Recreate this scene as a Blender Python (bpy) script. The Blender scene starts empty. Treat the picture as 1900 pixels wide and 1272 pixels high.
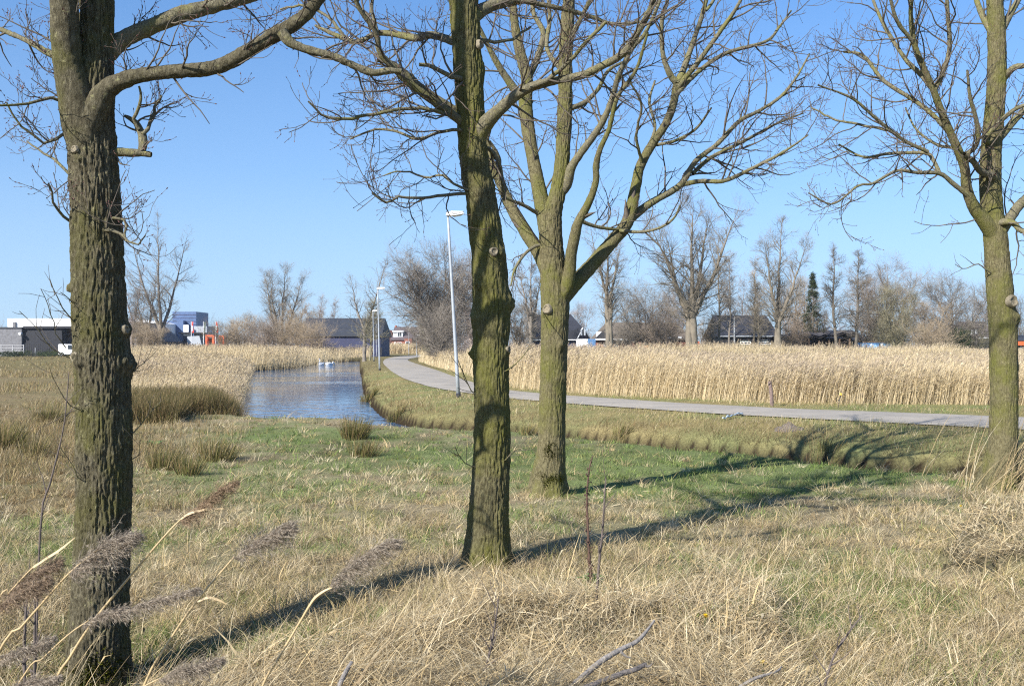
import bpy, math, random
import numpy as np
from mathutils import Vector
from mathutils.geometry import tessellate_polygon

S = bpy.context.scene
COL = S.collection
RNG = np.random.default_rng(7)
F, CX, HY, EYE = 1847.0, 950.0, 643.4, 1.65      # photo pixels: focal length, centre column, horizon row; eye height in metres
AZ, EL = math.radians(41.3), math.radians(34)      # the sunlight travels towards this azimuth (right of the view axis), falling at EL
WL = -0.56                                       # water level

def PX(px, d): return (px - CX) / F * d
def PZ(py, d): return EYE + (HY - py) / F * d
def UP(px, py, d): return (PX(px, d), d, PZ(py, d))

# ------------------------------------------------------------------ numpy helpers
def _hash(ix, iy, iz, seed):
    h = (ix.astype(np.int64) * 374761393 + iy.astype(np.int64) * 668265263 + iz.astype(np.int64) * 2147483647 + seed * 974711) & 0xFFFFFFFF
    h = ((h ^ (h >> 13)) * 1274126177) & 0xFFFFFFFF
    h = ((h ^ (h >> 16)) * 2246822519) & 0xFFFFFFFF
    return ((h ^ (h >> 15)) & 0xFFFFFF) / float(0xFFFFFF) * 2 - 1

def vn(x, y, z=0.0, seed=0):
    x, y, z = np.broadcast_arrays(np.asarray(x, float), np.asarray(y, float), np.asarray(z, float))
    xi, yi, zi = np.floor(x), np.floor(y), np.floor(z)
    fx, fy, fz = x - xi, y - yi, z - zi
    fx, fy, fz = [t * t * (3 - 2 * t) for t in (fx, fy, fz)]
    r = 0
    for a in (0, 1):
        for b in (0, 1):
            for c in (0, 1):
                w = (fx if a else 1 - fx) * (fy if b else 1 - fy) * (fz if c else 1 - fz)
                r = r + w * _hash(xi + a, yi + b, zi + c, seed)
    return r

def fbm(x, y, z=0.0, seed=0, o=3):
    r, a = 0, 1.0
    for i in range(o):
        r = r + a * vn(np.asarray(x) * 2 ** i, np.asarray(y) * 2 ** i, np.asarray(z) * 2 ** i, seed + i)
        a *= .5
    return r / 1.75

def sstep(a, b, x):
    t = np.clip((x - a) / (b - a), 0, 1)
    return t * t * (3 - 2 * t)

def inpoly(x, y, poly):
    x, y = np.asarray(x, float), np.asarray(y, float)
    c = np.zeros(np.broadcast(x, y).shape, bool)
    n = len(poly)
    for i in range(n):
        x1, y1 = poly[i]; x2, y2 = poly[(i + 1) % n]
        if y1 == y2: continue
        k = ((y1 > y) != (y2 > y)) & (x < (x2 - x1) * (y - y1) / (y2 - y1) + x1)
        c ^= k
    return c

def dpoly(x, y, pts, closed=False):
    x, y = np.asarray(x, float), np.asarray(y, float)
    best = np.full(np.broadcast(x, y).shape, 1e18)
    n = len(pts)
    for i in range(n if closed else n - 1):
        ax, ay = pts[i]; bx, by = pts[(i + 1) % n]
        dx, dy = bx - ax, by - ay
        t = np.clip(((x - ax) * dx + (y - ay) * dy) / (dx * dx + dy * dy + 1e-12), 0, 1)
        best = np.minimum(best, (x - ax - t * dx) ** 2 + (y - ay - t * dy) ** 2)
    return np.sqrt(best)

def crs(P, n):
    """Catmull-Rom through the rows of P, n samples at even chord spacing"""
    P = np.asarray(P, float)
    s = np.concatenate([[0], np.cumsum(np.linalg.norm(np.diff(P[:, :3], axis=0), axis=1))])
    u = np.linspace(0, s[-1], n)
    i = np.clip(np.searchsorted(s, u, side='right') - 1, 0, len(P) - 2)
    t = ((u - s[i]) / (s[i + 1] - s[i]))[:, None]
    Q = np.vstack([2 * P[0] - P[1], P, 2 * P[-1] - P[-2]])
    p0, p1, p2, p3 = Q[i], Q[i + 1], Q[i + 2], Q[i + 3]
    return .5 * (2 * p1 + (p2 - p0) * t + (2 * p0 - 5 * p1 + 4 * p2 - p3) * t * t + (3 * p1 - p0 - 3 * p2 + p3) * t ** 3)

# ------------------------------------------------------------------ mesh helpers
def raw_mesh(name, V, faces, mats, parent=None, col=None, smooth=False, mat_idx=None):
    """faces: list of int arrays (n,3) or (n,4)"""
    me = bpy.data.meshes.new(name)
    V = np.ascontiguousarray(V, dtype=np.float32)
    faces = [np.asarray(f, np.int32) for f in faces if len(f)]
    loops = np.concatenate([f.ravel() for f in faces])
    tot = np.concatenate([np.full(len(f), f.shape[1], np.int32) for f in faces])
    st = np.concatenate([[0], np.cumsum(tot)[:-1]]).astype(np.int32)
    me.vertices.add(len(V)); me.vertices.foreach_set('co', V.ravel())
    me.loops.add(len(loops)); me.loops.foreach_set('vertex_index', loops)
    me.polygons.add(len(tot)); me.polygons.foreach_set('loop_start', st)
    if mat_idx is not None: me.polygons.foreach_set('material_index', np.asarray(mat_idx, np.int32))
    me.polygons.foreach_set('use_smooth', np.full(len(tot), bool(smooth)))
    if col is not None:
        a = me.attributes.new('tint', 'FLOAT_COLOR', 'POINT')
        c = np.ones((len(V), 4), np.float32); c[:, :3] = col
        a.data.foreach_set('color', c.ravel())
    for m in (mats if isinstance(mats, (list, tuple)) else [mats]): me.materials.append(m)
    me.update(calc_edges=True)
    ob = bpy.data.objects.new(name, me); COL.objects.link(ob)
    if parent is not None:
        ob.parent = parent
        off = np.array(wloc(parent), np.float32)
        if np.any(off):
            me.vertices.foreach_set('co', (V - off).ravel())
    return ob

def wloc(o):
    v = Vector((0, 0, 0))
    while o is not None:
        v += o.location; o = o.parent
    return v

def thing(name, loc, label, cat, group=None):
    o = bpy.data.objects.new(name, None); COL.objects.link(o)
    o.empty_display_size = .2
    o.location = loc; o['label'] = label; o['category'] = cat
    if group: o['group'] = group
    return o

def tag(o, label=None, cat=None, group=None, kind=None):
    if label: o['label'] = label
    if cat: o['category'] = cat
    if group: o['group'] = group
    if kind: o['kind'] = kind
    return o

class MB:
    def __init__(s): s.V, s.Fq, s.Ft, s.n, s.order = [], [], [], 0, []
    def add(s, V, F):
        V = np.asarray(V, float)
        for f in F:
            (s.Fq if len(f) == 4 else s.Ft).append([i + s.n for i in f])
        s.V.append(V); s.n += len(V)
        return s
    def box(s, x0, x1, y0, y1, z0, z1):
        V = [(x, y, z) for z in (z0, z1) for y in (y0, y1) for x in (x0, x1)]
        return s.add(V, [(0, 2, 3, 1), (4, 5, 7, 6), (0, 1, 5, 4), (2, 6, 7, 3), (0, 4, 6, 2), (1, 3, 7, 5)])
    def prism(s, ring, axis, a, b):
        """extrude a 2D ring: axis 'y' ring=(x,z); axis 'x' ring=(y,z)"""
        n = len(ring)
        P = lambda p, t: (p[0], t, p[1]) if axis == 'y' else (t, p[0], p[1])
        V = [P(p, a) for p in ring] + [P(p, b) for p in ring]
        F = [(i, (i + 1) % n, n + (i + 1) % n, n + i) for i in range(n)]
        for base in (0, n):
            for k in range(1, n - 1): F.append((base, base + k, base + k + 1) if base else (0, k + 1, k))
        return s.add(V, F)
    def tube(s, P, R, sides=8, cap=True):
        V, Q = tubes(np.asarray(P, float)[None], np.asarray(R, float)[None], sides)
        F = [tuple(q) for q in Q]
        k = len(P)
        if cap:
            c0, c1 = len(V), len(V) + 1
            V = np.vstack([V, P[0], P[-1]])
            for i in range(sides):
                F.append((c0, (i + 1) % sides, i)); F.append((c1, (k - 1) * sides + i, (k - 1) * sides + (i + 1) % sides))
        return s.add(V, F)
    def build(s, name, mat, parent=None, smooth=False):
        return raw_mesh(name, np.vstack(s.V), [np.array(s.Fq).reshape(-1, 4), np.array(s.Ft).reshape(-1, 3)], mat, parent, smooth=smooth)

def tubes(P, R, sides):
    """P (N,K,3), R (N,K) -> verts, quads"""
    N, K, _ = P.shape
    T = np.gradient(P, axis=1)
    T /= np.linalg.norm(T, axis=2, keepdims=True) + 1e-9
    ref = np.zeros((N, 1, 3)); m = np.abs(T.mean(1)); k = np.argmin(m, axis=1); ref[np.arange(N), 0, k] = 1
    U = np.cross(T, ref); U /= np.linalg.norm(U, axis=2, keepdims=True) + 1e-9
    W = np.cross(T, U)
    a = np.arange(sides) * 2 * np.pi / sides
    V = P[:, :, None, :] + R[:, :, None, None] * (np.cos(a)[None, None, :, None] * U[:, :, None, :] + np.sin(a)[None, None, :, None] * W[:, :, None, :])
    idx = np.arange(N * K * sides).reshape(N, K, sides)
    A, B = idx[:, :-1, :], idx[:, 1:, :]
    Q = np.stack([A, np.roll(A, -1, 2), np.roll(B, -1, 2), B], -1).reshape(-1, 4)
    return V.reshape(-1, 3), Q

def tube_mesh(name, sets, mat, parent=None, smooth=True):
    """sets: list of (P,R,sides) batches merged into one mesh"""
    Vs, Qs, n = [], [], 0
    for P, R, sd in sets:
        if len(P) == 0: continue
        V, Q = tubes(P, R, sd); Vs.append(V); Qs.append(Q + n); n += len(V)
    return raw_mesh(name, np.vstack(Vs), [np.vstack(Qs)], mat, parent, smooth=smooth)

def ribbons(C, W, Sd):
    """C (N,K,3) centre lines, W (N,K) widths, Sd (N,3) side vectors -> verts, quads"""
    N, K, _ = C.shape
    o = Sd[:, None, :] * W[:, :, None] * .5
    V = np.stack([C - o, C + o], 2)
    i = np.arange(N * K * 2).reshape(N, K, 2)
    Q = np.stack([i[:, :-1, 0], i[:, :-1, 1], i[:, 1:, 1], i[:, 1:, 0]], -1).reshape(-1, 4)
    return V.reshape(-1, 3), Q

class RB:
    """collects coloured ribbons into one mesh"""
    def __init__(s): s.V, s.Q, s.C, s.n = [], [], [], 0
    def add(s, C, W, Sd, col):
        if len(C) == 0: return
        V, Q = ribbons(C, W, Sd)
        s.V.append(V); s.Q.append(Q + s.n); s.n += len(V)
        s.C.append(np.repeat(np.asarray(col, float), C.shape[1] * 2, axis=0))
    def build(s, name, mat, parent=None):
        return raw_mesh(name, np.vstack(s.V), [np.vstack(s.Q)], mat, parent, col=np.vstack(s.C))

def unit(v): return v / (np.linalg.norm(v, axis=-1, keepdims=True) + 1e-9)

def spawn(rng, P, R, counts, t0, t1, ang, length, K, wig, up, rfac, rtip, flat=0.0, rmax=9.0):
    """grow side branches from every polyline of a batch.  counts: per-parent int array; length: per-child function(t,parentlen)"""
    N, Kp, _ = P.shape
    counts = np.asarray(counts, int)
    par = np.repeat(np.arange(N), counts)
    M = len(par)
    if M == 0: return np.zeros((0, K, 3)), np.zeros((0, K))
    first = np.concatenate([[0], np.cumsum(counts)[:-1]])
    order = np.arange(M) - first[par]
    t = t0 + (t1 - t0) * (order + rng.random(M)) / counts[par]
    f = t * (Kp - 1); i = np.clip(f.astype(int), 0, Kp - 2); w = (f - i)[:, None]
    p0 = P[par, i] * (1 - w) + P[par, i + 1] * w
    r0 = R[par, i] * (1 - w[:, 0]) + R[par, i + 1] * w[:, 0]
    T = unit(P[par, i + 1] - P[par, i])
    plen = np.linalg.norm(np.diff(P, axis=1), axis=2).sum(1)[par]
    rnd = rng.normal(size=(M, 3)); rnd[:, 2] *= (1 - flat)
    perp = unit(rnd - T * (rnd * T).sum(1, keepdims=True))
    a = np.radians(rng.uniform(ang[0], ang[1], M))[:, None]
    D = unit(np.cos(a) * T + np.sin(a) * perp)
    L = length(t, plen, rng.random(M))
    st = L / (K - 1)
    out = np.zeros((M, K, 3)); out[:, 0] = p0
    for k in range(1, K):
        D = unit(D + rng.normal(size=(M, 3)) * wig + np.array([0, 0, up]))
        out[:, k] = out[:, k - 1] + D * st[:, None]
    rr = np.minimum(r0 * rfac, rmax)[:, None]
    RR = rr + (np.minimum(rtip, rr) - rr) * np.linspace(0, 1, K)[None]
    return out, RR

# ------------------------------------------------------------------ materials
def newmat(name):
    m = bpy.data.materials.new(name); m.use_nodes = True
    nt = m.node_tree
    return m, nt, nt.nodes['Principled BSDF'], nt.nodes.new, nt.links.new

def ramp(nt, fac, stops):
    r = nt.nodes.new('ShaderNodeValToRGB')
    e = r.color_ramp.elements
    while len(e) < len(stops): e.new(.5)
    for x, (p, c) in zip(e, stops):
        x.position = p; x.color = (*c, 1)
    nt.links.new(fac, r.inputs[0])
    return r.outputs[0]

def noise(nt, scale, detail=4, rough=.6, vec=None, dist=0.0):
    n = nt.nodes.new('ShaderNodeTexNoise')
    n.inputs['Scale'].default_value = scale; n.inputs['Detail'].default_value = detail
    n.inputs['Roughness'].default_value = rough; n.inputs['Distortion'].default_value = dist
    if vec is not None: nt.links.new(vec, n.inputs['Vector'])
    return n.outputs[0]

def coords(nt, scale=(1, 1, 1), src='Object'):
    t = nt.nodes.new('ShaderNodeTexCoord'); mp = nt.nodes.new('ShaderNodeMapping')
    mp.inputs['Scale'].default_value = scale
    nt.links.new(t.outputs[src], mp.inputs[0])
    return mp.outputs[0]

def mixc(nt, fac, a, b, mode='MIX'):
    m = nt.nodes.new('ShaderNodeMix'); m.data_type = 'RGBA'; m.blend_type = mode
    if isinstance(fac, (int, float)): m.inputs[0].default_value = fac
    else: nt.links.new(fac, m.inputs[0])
    for k, v in ((6, a), (7, b)):
        if isinstance(v, tuple): m.inputs[k].default_value = (*v, 1)
        else: nt.links.new(v, m.inputs[k])
    return m.outputs[2]

def bump(nt, h, strength, dist):
    b = nt.nodes.new('ShaderNodeBump'); b.inputs['Strength'].default_value = strength; b.inputs['Distance'].default_value = dist
    nt.links.new(h, b.inputs['Height'])
    return b.outputs[0]

def plain(name, c, rough=.7, var=.25, scale=3.0, metal=0.0, stretch=(1, 1, 1), bmp=0.0):
    m, nt, p, N, L = newmat(name)
    v = coords(nt, stretch)
    f = noise(nt, scale, 5, .65, v)
    lo = tuple(max(0, x * (1 - var)) for x in c); hi = tuple(min(1, x * (1 + var)) for x in c)
    L(ramp(nt, f, [(.3, lo), (.7, hi)]), p.inputs['Base Color'])
    p.inputs['Roughness'].default_value = rough; p.inputs['Metallic'].default_value = metal
    if bmp: L(bump(nt, f, bmp, .02), p.inputs['Normal'])
    return m

def bark_mat(name, cols, moss, mossamt, lichen, lichamt, fs=1.0):
    m, nt, p, N, L = newmat(name)
    v = coords(nt, (1, 1, .34))
    big = noise(nt, 2.2 * fs, 4, .6, coords(nt))
    fine = noise(nt, 60 * fs, 6, .75, v)
    mid = noise(nt, 20 * fs, 5, .7, v, .8)
    base = ramp(nt, fine, [(.28, cols[0]), (.5, cols[1]), (.72, cols[2])])
    mfac = ramp(nt, big, [(.62 - mossamt * .3, (0, 0, 0)), (.72 - mossamt * .2, (1, 1, 1))])
    mf2 = N('ShaderNodeMath'); mf2.operation = 'MULTIPLY'; L(mfac, mf2.inputs[0]); L(ramp(nt, mid, [(.3, (.25, .25, .25)), (.6, (1, 1, 1))]), mf2.inputs[1])
    c = mixc(nt, mf2.outputs[0], base, moss)
    lf = ramp(nt, noise(nt, 24 * fs, 5, .75, coords(nt)), [(.64 - lichamt * .2, (0, 0, 0)), (.72 - lichamt * .15, (1, 1, 1))])
    lm = N('ShaderNodeMath'); lm.operation = 'MULTIPLY'; L(lf, lm.inputs[0]); lm.inputs[1].default_value = .8
    c = mixc(nt, lm.outputs[0], c, lichen)
    L(c, p.inputs['Base Color']); p.inputs['Roughness'].default_value = .9
    p.inputs['Specular IOR Level'].default_value = .15
    add = N('ShaderNodeMath'); add.operation = 'ADD'; L(fine, add.inputs[0]); L(mid, add.inputs[1])
    L(bump(nt, add.outputs[0], 1.0, .02 / fs), p.inputs['Normal'])
    return m

def blade_mat(name, transl=.3, var=.25, scale=30):
    m, nt, p, N, L = newmat(name)
    a = N('ShaderNodeAttribute'); a.attribute_name = 'tint'
    f = ramp(nt, noise(nt, scale, 3, .6, coords(nt)), [(.3, (1 - var,) * 3), (.7, (1 + var * .4,) * 3)])
    c = mixc(nt, 1.0, a.outputs['Color'], f, 'MULTIPLY')
    d = N('ShaderNodeBsdfDiffuse'); t = N('ShaderNodeBsdfTranslucent'); mx = N('ShaderNodeMixShader')
    L(c, d.inputs[0]); L(c, t.inputs[0]); mx.inputs[0].default_value = transl
    L(d.outputs[0], mx.inputs[1]); L(t.outputs[0], mx.inputs[2])
    L(mx.outputs[0], nt.nodes['Material Output'].inputs[0])
    return m

M_BARK_L = bark_mat('bark_grey_furrowed', [(.028, .023, .014), (.098, .086, .054), (.225, .202, .138)], (.098, .094, .03), .5, (.27, .255, .13), .3)
M_BARK_M = bark_mat('bark_olive', [(.036, .03, .017), (.11, .098, .05), (.225, .205, .11)], (.118, .116, .03), .75, (.25, .24, .11), .2)
M_BARK_T = bark_mat('bark_brown_green', [(.05, .042, .023), (.13, .114, .06), (.235, .21, .12)], (.125, .125, .034), .6, (.27, .25, .12), .25)
M_LIMB = bark_mat('bark_limb_lichen', [(.06, .052, .034), (.15, .135, .088), (.28, .258, .18)], (.16, .155, .05), .45, (.33, .30, .11), .35, 1.6)
M_TWIG = plain('twig_bark', (.095, .078, .058), .85, .45, 9)
M_BUD = plain('bud_red_brown', (.11, .045, .035), .6, .3, 40)
M_CUT = plain('cut_wood', (.20, .17, .115), .8, .35, 45, bmp=.4)
M_MOSS = plain('moss', (.055, .06, .012), .95, .5, 60, bmp=.8)
M_GRASS = blade_mat('grass_blades', .3)
M_REED = blade_mat('reed_blades', .25, .2, 6)

# ------------------------------------------------------------------ terrain
def W2(px, d): return (PX(px, d), d)
far_water = [W2(2900, 12.6), W2(2500, 14), W2(2100, 15.2), W2(1810, 16.4), W2(1640, 17.4), W2(1400, 19.4), W2(1200, 21.3), W2(1000, 24.0),
             W2(850, 25.9), W2(770, 27.0), W2(735, 28.6), W2(705, 32.0), W2(688, 37.0), W2(677, 44), W2(672, 56), W2(671, 70), W2(669, 95), W2(668, 150)]
near_water = [W2(620, 144), W2(575, 115), W2(545, 101), W2(468, 91), W2(462, 85), W2(458, 70), W2(450, 52), W2(442, 41), W2(430, 31), W2(440, 28.2), W2(500, 27.6),
              W2(560, 27.2), W2(650, 26.3), W2(700, 25.2), W2(740, 24.6), W2(850, 23.9), W2(1000, 22.8), W2(1100, 21.2), W2(1200, 19.9),
              W2(1400, 18.2), W2(1640, 16.2), W2(1810, 15.2), W2(2100, 14.0), W2(2500, 12.9), W2(2900, 11.6)]
POND = far_water + near_water
ROADSIDE = far_water + [(-40, 400), (400, 400), (400, 10)]
road_near = [(1990 - 950 and PX(2900, 15.2), 15.2), W2(2300, 17.6), W2(1830, 20.3), W2(1400, 23.8), W2(1150, 27.2), W2(952, 31.6), W2(875, 35.2), W2(819, 39), W2(781, 44), W2(743, 55), W2(718, 80), W2(711, 112), W2(720, 146), W2(743, 175), W2(790, 215)]
road_far = [(PX(2900, 18.0), 18.0), W2(2300, 20.6), W2(1830, 23.8), W2(1400, 27.3), W2(1150, 31.5), W2(952, 37.5), W2(880, 46), W2(844, 55), W2(806, 73), W2(768, 103), W2(757, 126), W2(768, 150), W2(799, 178), W2(850, 206)]

def land(x, y):
    r = np.hypot(x, y)
    mead = np.interp(r, [0, 3.2, 5, 7.8, 12, 18, 30, 60, 100], [.03, .02, -.09, -.13, -.20, -.27, -.22, -.1, 0]) - .25 * np.exp(-((x + 2.4) ** 2 + (y - 5.8) ** 2) / 1.3)
    rs = inpoly(x, y, ROADSIDE)
    z = np.where(rs, 0.0, mead)
    hum = .035 * fbm(x * .9, y * .9, 0, 3, 3) + .02 * vn(x * 2.7, y * 2.7, 0, 9)
    roughness = np.where(rs, .25, 1.0)
    z = z + hum * roughness
    # the tussocky straw ridge across the foreground
    k = straw_mask(x, y)
    z = z + k * (.09 + .09 * vn(x * 1.8, y * 1.8, 0, 21) + .05 * vn(x * 4.5, y * 4.5, 0, 22))
    return z, rs

def to_px(x, y, z=-.05): return CX + F * x / np.maximum(y, .05), HY + F * (EYE - z) / np.maximum(y, .05)

STRAW = [(150, 1420), (245, 1305), (330, 1275), (560, 1232), (780, 1158), (862, 1100), (960, 1108), (1100, 1106), (1240, 1095), (1285, 1050), (1390, 1060), (1430, 1120), (1455, 1200), (1490, 1420)]
TUFT_R = [(1740, 1045), (1770, 985), (1800, 945), (1860, 915), (2050, 850), (2050, 1040), (1800, 1050)]
RIGHT_ROUGH = [(1440, 1120), (1900, 1030), (2900, 1000), (2900, 1500), (1440, 1500)]
LEFT_ROUGH = [(-900, 1080), (0, 1040), (110, 1010), (140, 1400), (-900, 1400)]
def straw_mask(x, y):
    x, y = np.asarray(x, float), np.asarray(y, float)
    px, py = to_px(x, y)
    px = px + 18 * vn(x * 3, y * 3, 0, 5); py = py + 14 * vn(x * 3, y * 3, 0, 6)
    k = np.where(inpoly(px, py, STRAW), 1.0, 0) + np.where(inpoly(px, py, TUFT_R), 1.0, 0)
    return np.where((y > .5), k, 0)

def ground(x, y):
    x, y = np.asarray(x, float), np.asarray(y, float)
    z, rs = land(x, y)
    near = (np.hypot(x, y) < 260)
    d = dpoly(x, y, POND, True)
    ins = inpoly(x, y, POND)
    jag = .30 * vn(x * .45, y * .45, 0, 31) + .14 * vn((x + y * .6) * .9 + .9 * vn(x * .5, y * .5, 0, 34), (y - x * .6) * 1.1, 0, 33) + .04 * vn(x * 4, y * 4, 0, 32)
    rise = np.where(rs, 2.3, .75)
    dd = np.maximum(d + jag * np.minimum(1, d * 2), 0)
    t = np.clip(dd / rise, 0, 1)
    prof = np.where(rs, .46 * sstep(0, .09, t) + .54 * (1 - (1 - t) ** 1.6), sstep(0, 1, t) ** .7)
    zo = WL + .0 + (z - WL) * prof
    zi = WL - .6 * sstep(0, 1.0, d)
    out = np.where(ins, zi, zo)
    # road bed is flat
    inr = inpoly(x, y, road_near + road_far[::-1])
    dr = dpoly(x, y, road_near + road_far[::-1], True)
    k = np.where(inr, 1, 1 - sstep(0, .6, dr))
    out = np.where(near, out * (1 - k) + (-.015) * k, z)
    return out

def hit(px, py, d0=2.0, d1=260.0):
    d = np.geomspace(d0, d1, 3000)
    z = PZ(py, d); g = ground(PX(px, d), d)
    k = np.argmax(z <= g)
    dd = d[k] if (z <= g).any() else d1
    return (PX(px, dd), dd, float(ground(np.array([PX(px, dd)]), np.array([dd]))[0]))

def gz(x, y): return float(ground(np.array([x]), np.array([y]))[0])

def zone_colour(x, y):
    """albedo of what covers the soil, by place: straw thatch, green turf, bank grass"""
    rs = inpoly(x, y, ROADSIDE)
    r = np.hypot(x, y)
    g = fbm(x * .55, y * .55, 0, 41, 3) + .35 * vn(x * 2.1, y * 2.1, 0, 44)
    px, py = to_px(x, y, -.2)
    lush = np.exp(-(((px - 1330) / 420) ** 2 + ((py - 860) / 55) ** 2)) * 1.5 + np.exp(-(((px - 620) / 260) ** 2 + ((py - 815) / 30) ** 2)) * .45
    lush = lush + .4 * np.exp(-(((px - 1660) / 260) ** 2 + ((py - 1110) / 100) ** 2)) + .08 * np.exp(-(((px - 560) / 330) ** 2 + ((py - 960) / 90) ** 2))
    green = np.clip(.24 + .09 * sstep(500, 1000, px) + .9 * g + lush, 0, 1)
    leftf = sstep(420, 60, px) * (r > 12)
    green = green * (1 - .75 * leftf)
    green = np.where(rs, np.clip(.30 + .6 * g, 0, .8), green)
    return green, rs, leftf

def build_ground():
    az = np.radians(np.concatenate([np.arange(-180, -42, 4.0), np.arange(-42, 42, .16), np.arange(42, 180, 4.0)]))
    rr = np.concatenate([[.4], np.geomspace(.8, 170, 520), np.geomspace(178, 3500, 30)])
    A, Rr = np.meshgrid(az, rr)
    x, y = Rr * np.sin(A), Rr * np.cos(A)
    z = ground(x, y)
    n, m = x.shape
    V = np.stack([x, y, z], -1).reshape(-1, 3)
    V = np.vstack([V, [0, 0, .02]])
    idx = np.arange(n * m).reshape(n, m)
    B = np.roll(idx, -1, 1)
    Q = np.stack([idx[:-1], idx[1:], B[1:], B[:-1]], -1).reshape(-1, 4)
    T = np.stack([np.full(m, n * m), idx[0], B[0]], -1)
    g, rs, lf = zone_colour(V[:, 0], V[:, 1])
    n1 = fbm(V[:, 0] * 3, V[:, 1] * 3, 0, 51, 2)[:, None]
    thatch = np.array([.27, .225, .145]) * (1 + .25 * n1)
    turf = np.array([.165, .20, .085]) * (1 + .25 * n1)
    bank = np.array([.25, .205, .10]) * (1 + .25 * n1)
    base = np.where(rs[:, None], bank, thatch)
    brown = np.array([.155, .115, .06])
    base = base * (1 - lf[:, None] * .6) + brown * lf[:, None] * .6
    c = base * (1 - g[:, None]) + turf * g[:, None]
    far = sstep(60, 90, V[:, 1])[:, None]
    rgt = sstep(-2, 6, V[:, 0])[:, None]
    c = c * (1 - far) + (np.array([.10, .13, .05]) * rgt + np.array([.17, .145, .075]) * (1 - rgt)) * far
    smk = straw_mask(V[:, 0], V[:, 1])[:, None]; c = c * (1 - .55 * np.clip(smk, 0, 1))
    wet_shade = sstep(.34, .2, V[:, 2] - WL)[:, None]  # wet soil by the water, with the bank foot's shade painted in
    c = c * (1 - wet_shade) + np.array([.035, .027, .018]) * wet_shade
    m_, nt, p, N, L = newmat('soil_and_thatch')
    a = N('ShaderNodeAttribute'); a.attribute_name = 'tint'
    f1 = ramp(nt, noise(nt, 28, 6, .7, coords(nt)), [(.3, (.5, .5, .5)), (.7, (1.35, 1.35, 1.3))])
    L(mixc(nt, 1.0, a.outputs['Color'], f1, 'MULTIPLY'), p.inputs['Base Color'])
    p.inputs['Roughness'].default_value = 1; p.inputs['Specular IOR Level'].default_value = 0
    L(bump(nt, noise(nt, 45, 4, .7, coords(nt)), .7, .03), p.inputs['Normal'])
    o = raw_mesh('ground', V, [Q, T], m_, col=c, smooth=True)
    tag(o, kind='structure')

def build_water():
    m, nt, p, N, L = newmat('pond_water')
    p.inputs['Base Color'].default_value = (.035, .10, .21, 1)  # blue base colour also stands in for the reflected sky
    p.inputs['Roughness'].default_value = .06; p.inputs['IOR'].default_value = 1.333
    v = coords(nt, (1, .8, 1))
    n1 = noise(nt, 3.0, 1, .4, v); n2 = noise(nt, 1.1, 1, .4, v)
    band = ramp(nt, noise(nt, 1.0, 2, .5, coords(nt, (.05, .11, 1))), [(.42, (.12, .12, .12)), (.56, (1, 1, 1))])
    ad = N('ShaderNodeMath'); ad.operation = 'ADD'; L(n1, ad.inputs[0]); L(n2, ad.inputs[1])
    b = N('ShaderNodeBump'); b.inputs['Distance'].default_value = .05
    L(ad.outputs[0], b.inputs['Height']); L(band, b.inputs['Strength'])
    L(b.outputs[0], p.inputs['Normal'])
    V = [Vector((x, y, WL + .012)) for x, y in POND]
    T = tessellate_polygon([V])
    o = raw_mesh('water', np.array([tuple(v) for v in V]), [np.array(T)], m)
    if o.data.polygons[0].normal.z < 0: o.data.flip_normals()
    tag(o, kind='structure')

def build_road():
    m, nt, p, N, L = newmat('asphalt_pale')
    c1 = ramp(nt, noise(nt, 90, 4, .7, coords(nt)), [(.3, (.235, .213, .178)), (.7, (.375, .34, .284))])
    c2 = ramp(nt, noise(nt, .7, 4, .6, coords(nt)), [(.35, (.85, .85, .85)), (.65, (1.12, 1.1, 1.07))])
    c3 = ramp(nt, noise(nt, 2.6, 6, .75, coords(nt), 1.2), [(.36, (.62, .60, .56)), (.44, (1, 1, 1))])
    L(mixc(nt, .7, mixc(nt, 1.0, c1, c2, 'MULTIPLY'), c3, 'MULTIPLY'), p.inputs['Base Color']); p.inputs['Roughness'].default_value = .85
    L(bump(nt, noise(nt, 160, 3, .6, coords(nt)), .4, .006), p.inputs['Normal'])
    n = 260
    a = crs(np.array(road_near), n); b = crs(np.array(road_far), n)
    k = 9
    V, Q = [], []
    for i in range(n):
        for j in range(k):
            t = j / (k - 1); q = a[i] * (1 - t) + b[i] * t
            e = (.10 * vn(q[0] * .8, q[1] * .8, 0, 61) + .07 * vn(q[0] * 3, q[1] * 3, 0, 62)) if j in (0, k - 1) else 0
            V.append((q[0], q[1] + e, .012 + .035 * math.sin(t * math.pi)))
    V = np.array(V, float)
    idx = np.arange(n * k).reshape(n, k)
    Q = np.stack([idx[:-1, :-1], idx[1:, :-1], idx[1:, 1:], idx[:-1, 1:]], -1).reshape(-1, 4)
    o = raw_mesh('road', V, [Q], m, smooth=True)
    if o.data.polygons[0].normal.z < 0: o.data.flip_normals()
    tag(o, kind='structure')

build_ground(); build_water(); build_road()

# ------------------------------------------------------------------ grass
def scatter(n, d0, d1, pw=1.0, half=None, px0=None, px1=None):
    if px0 is None: px0, px1, n = -500, 2400, int(n * 1.28)
    if px1 is None: px1 = 2400
    """points spread over the view wedge, denser nearby"""
    u = RNG.random(n)
    if pw == 1.0: d = 1 / (1 / d0 + (1 / d1 - 1 / d0) * u)
    else: d = (d0 ** (1 - pw) + (d1 ** (1 - pw) - d0 ** (1 - pw)) * u) ** (1 / (1 - pw))
    px = RNG.uniform(px0, px1, n)
    return PX(px, d), d

def on_grass(x, y):
    k = ~inpoly(x, y, POND)
    k &= ~inpoly(x, y, road_near + road_far[::-1])
    return k

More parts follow.
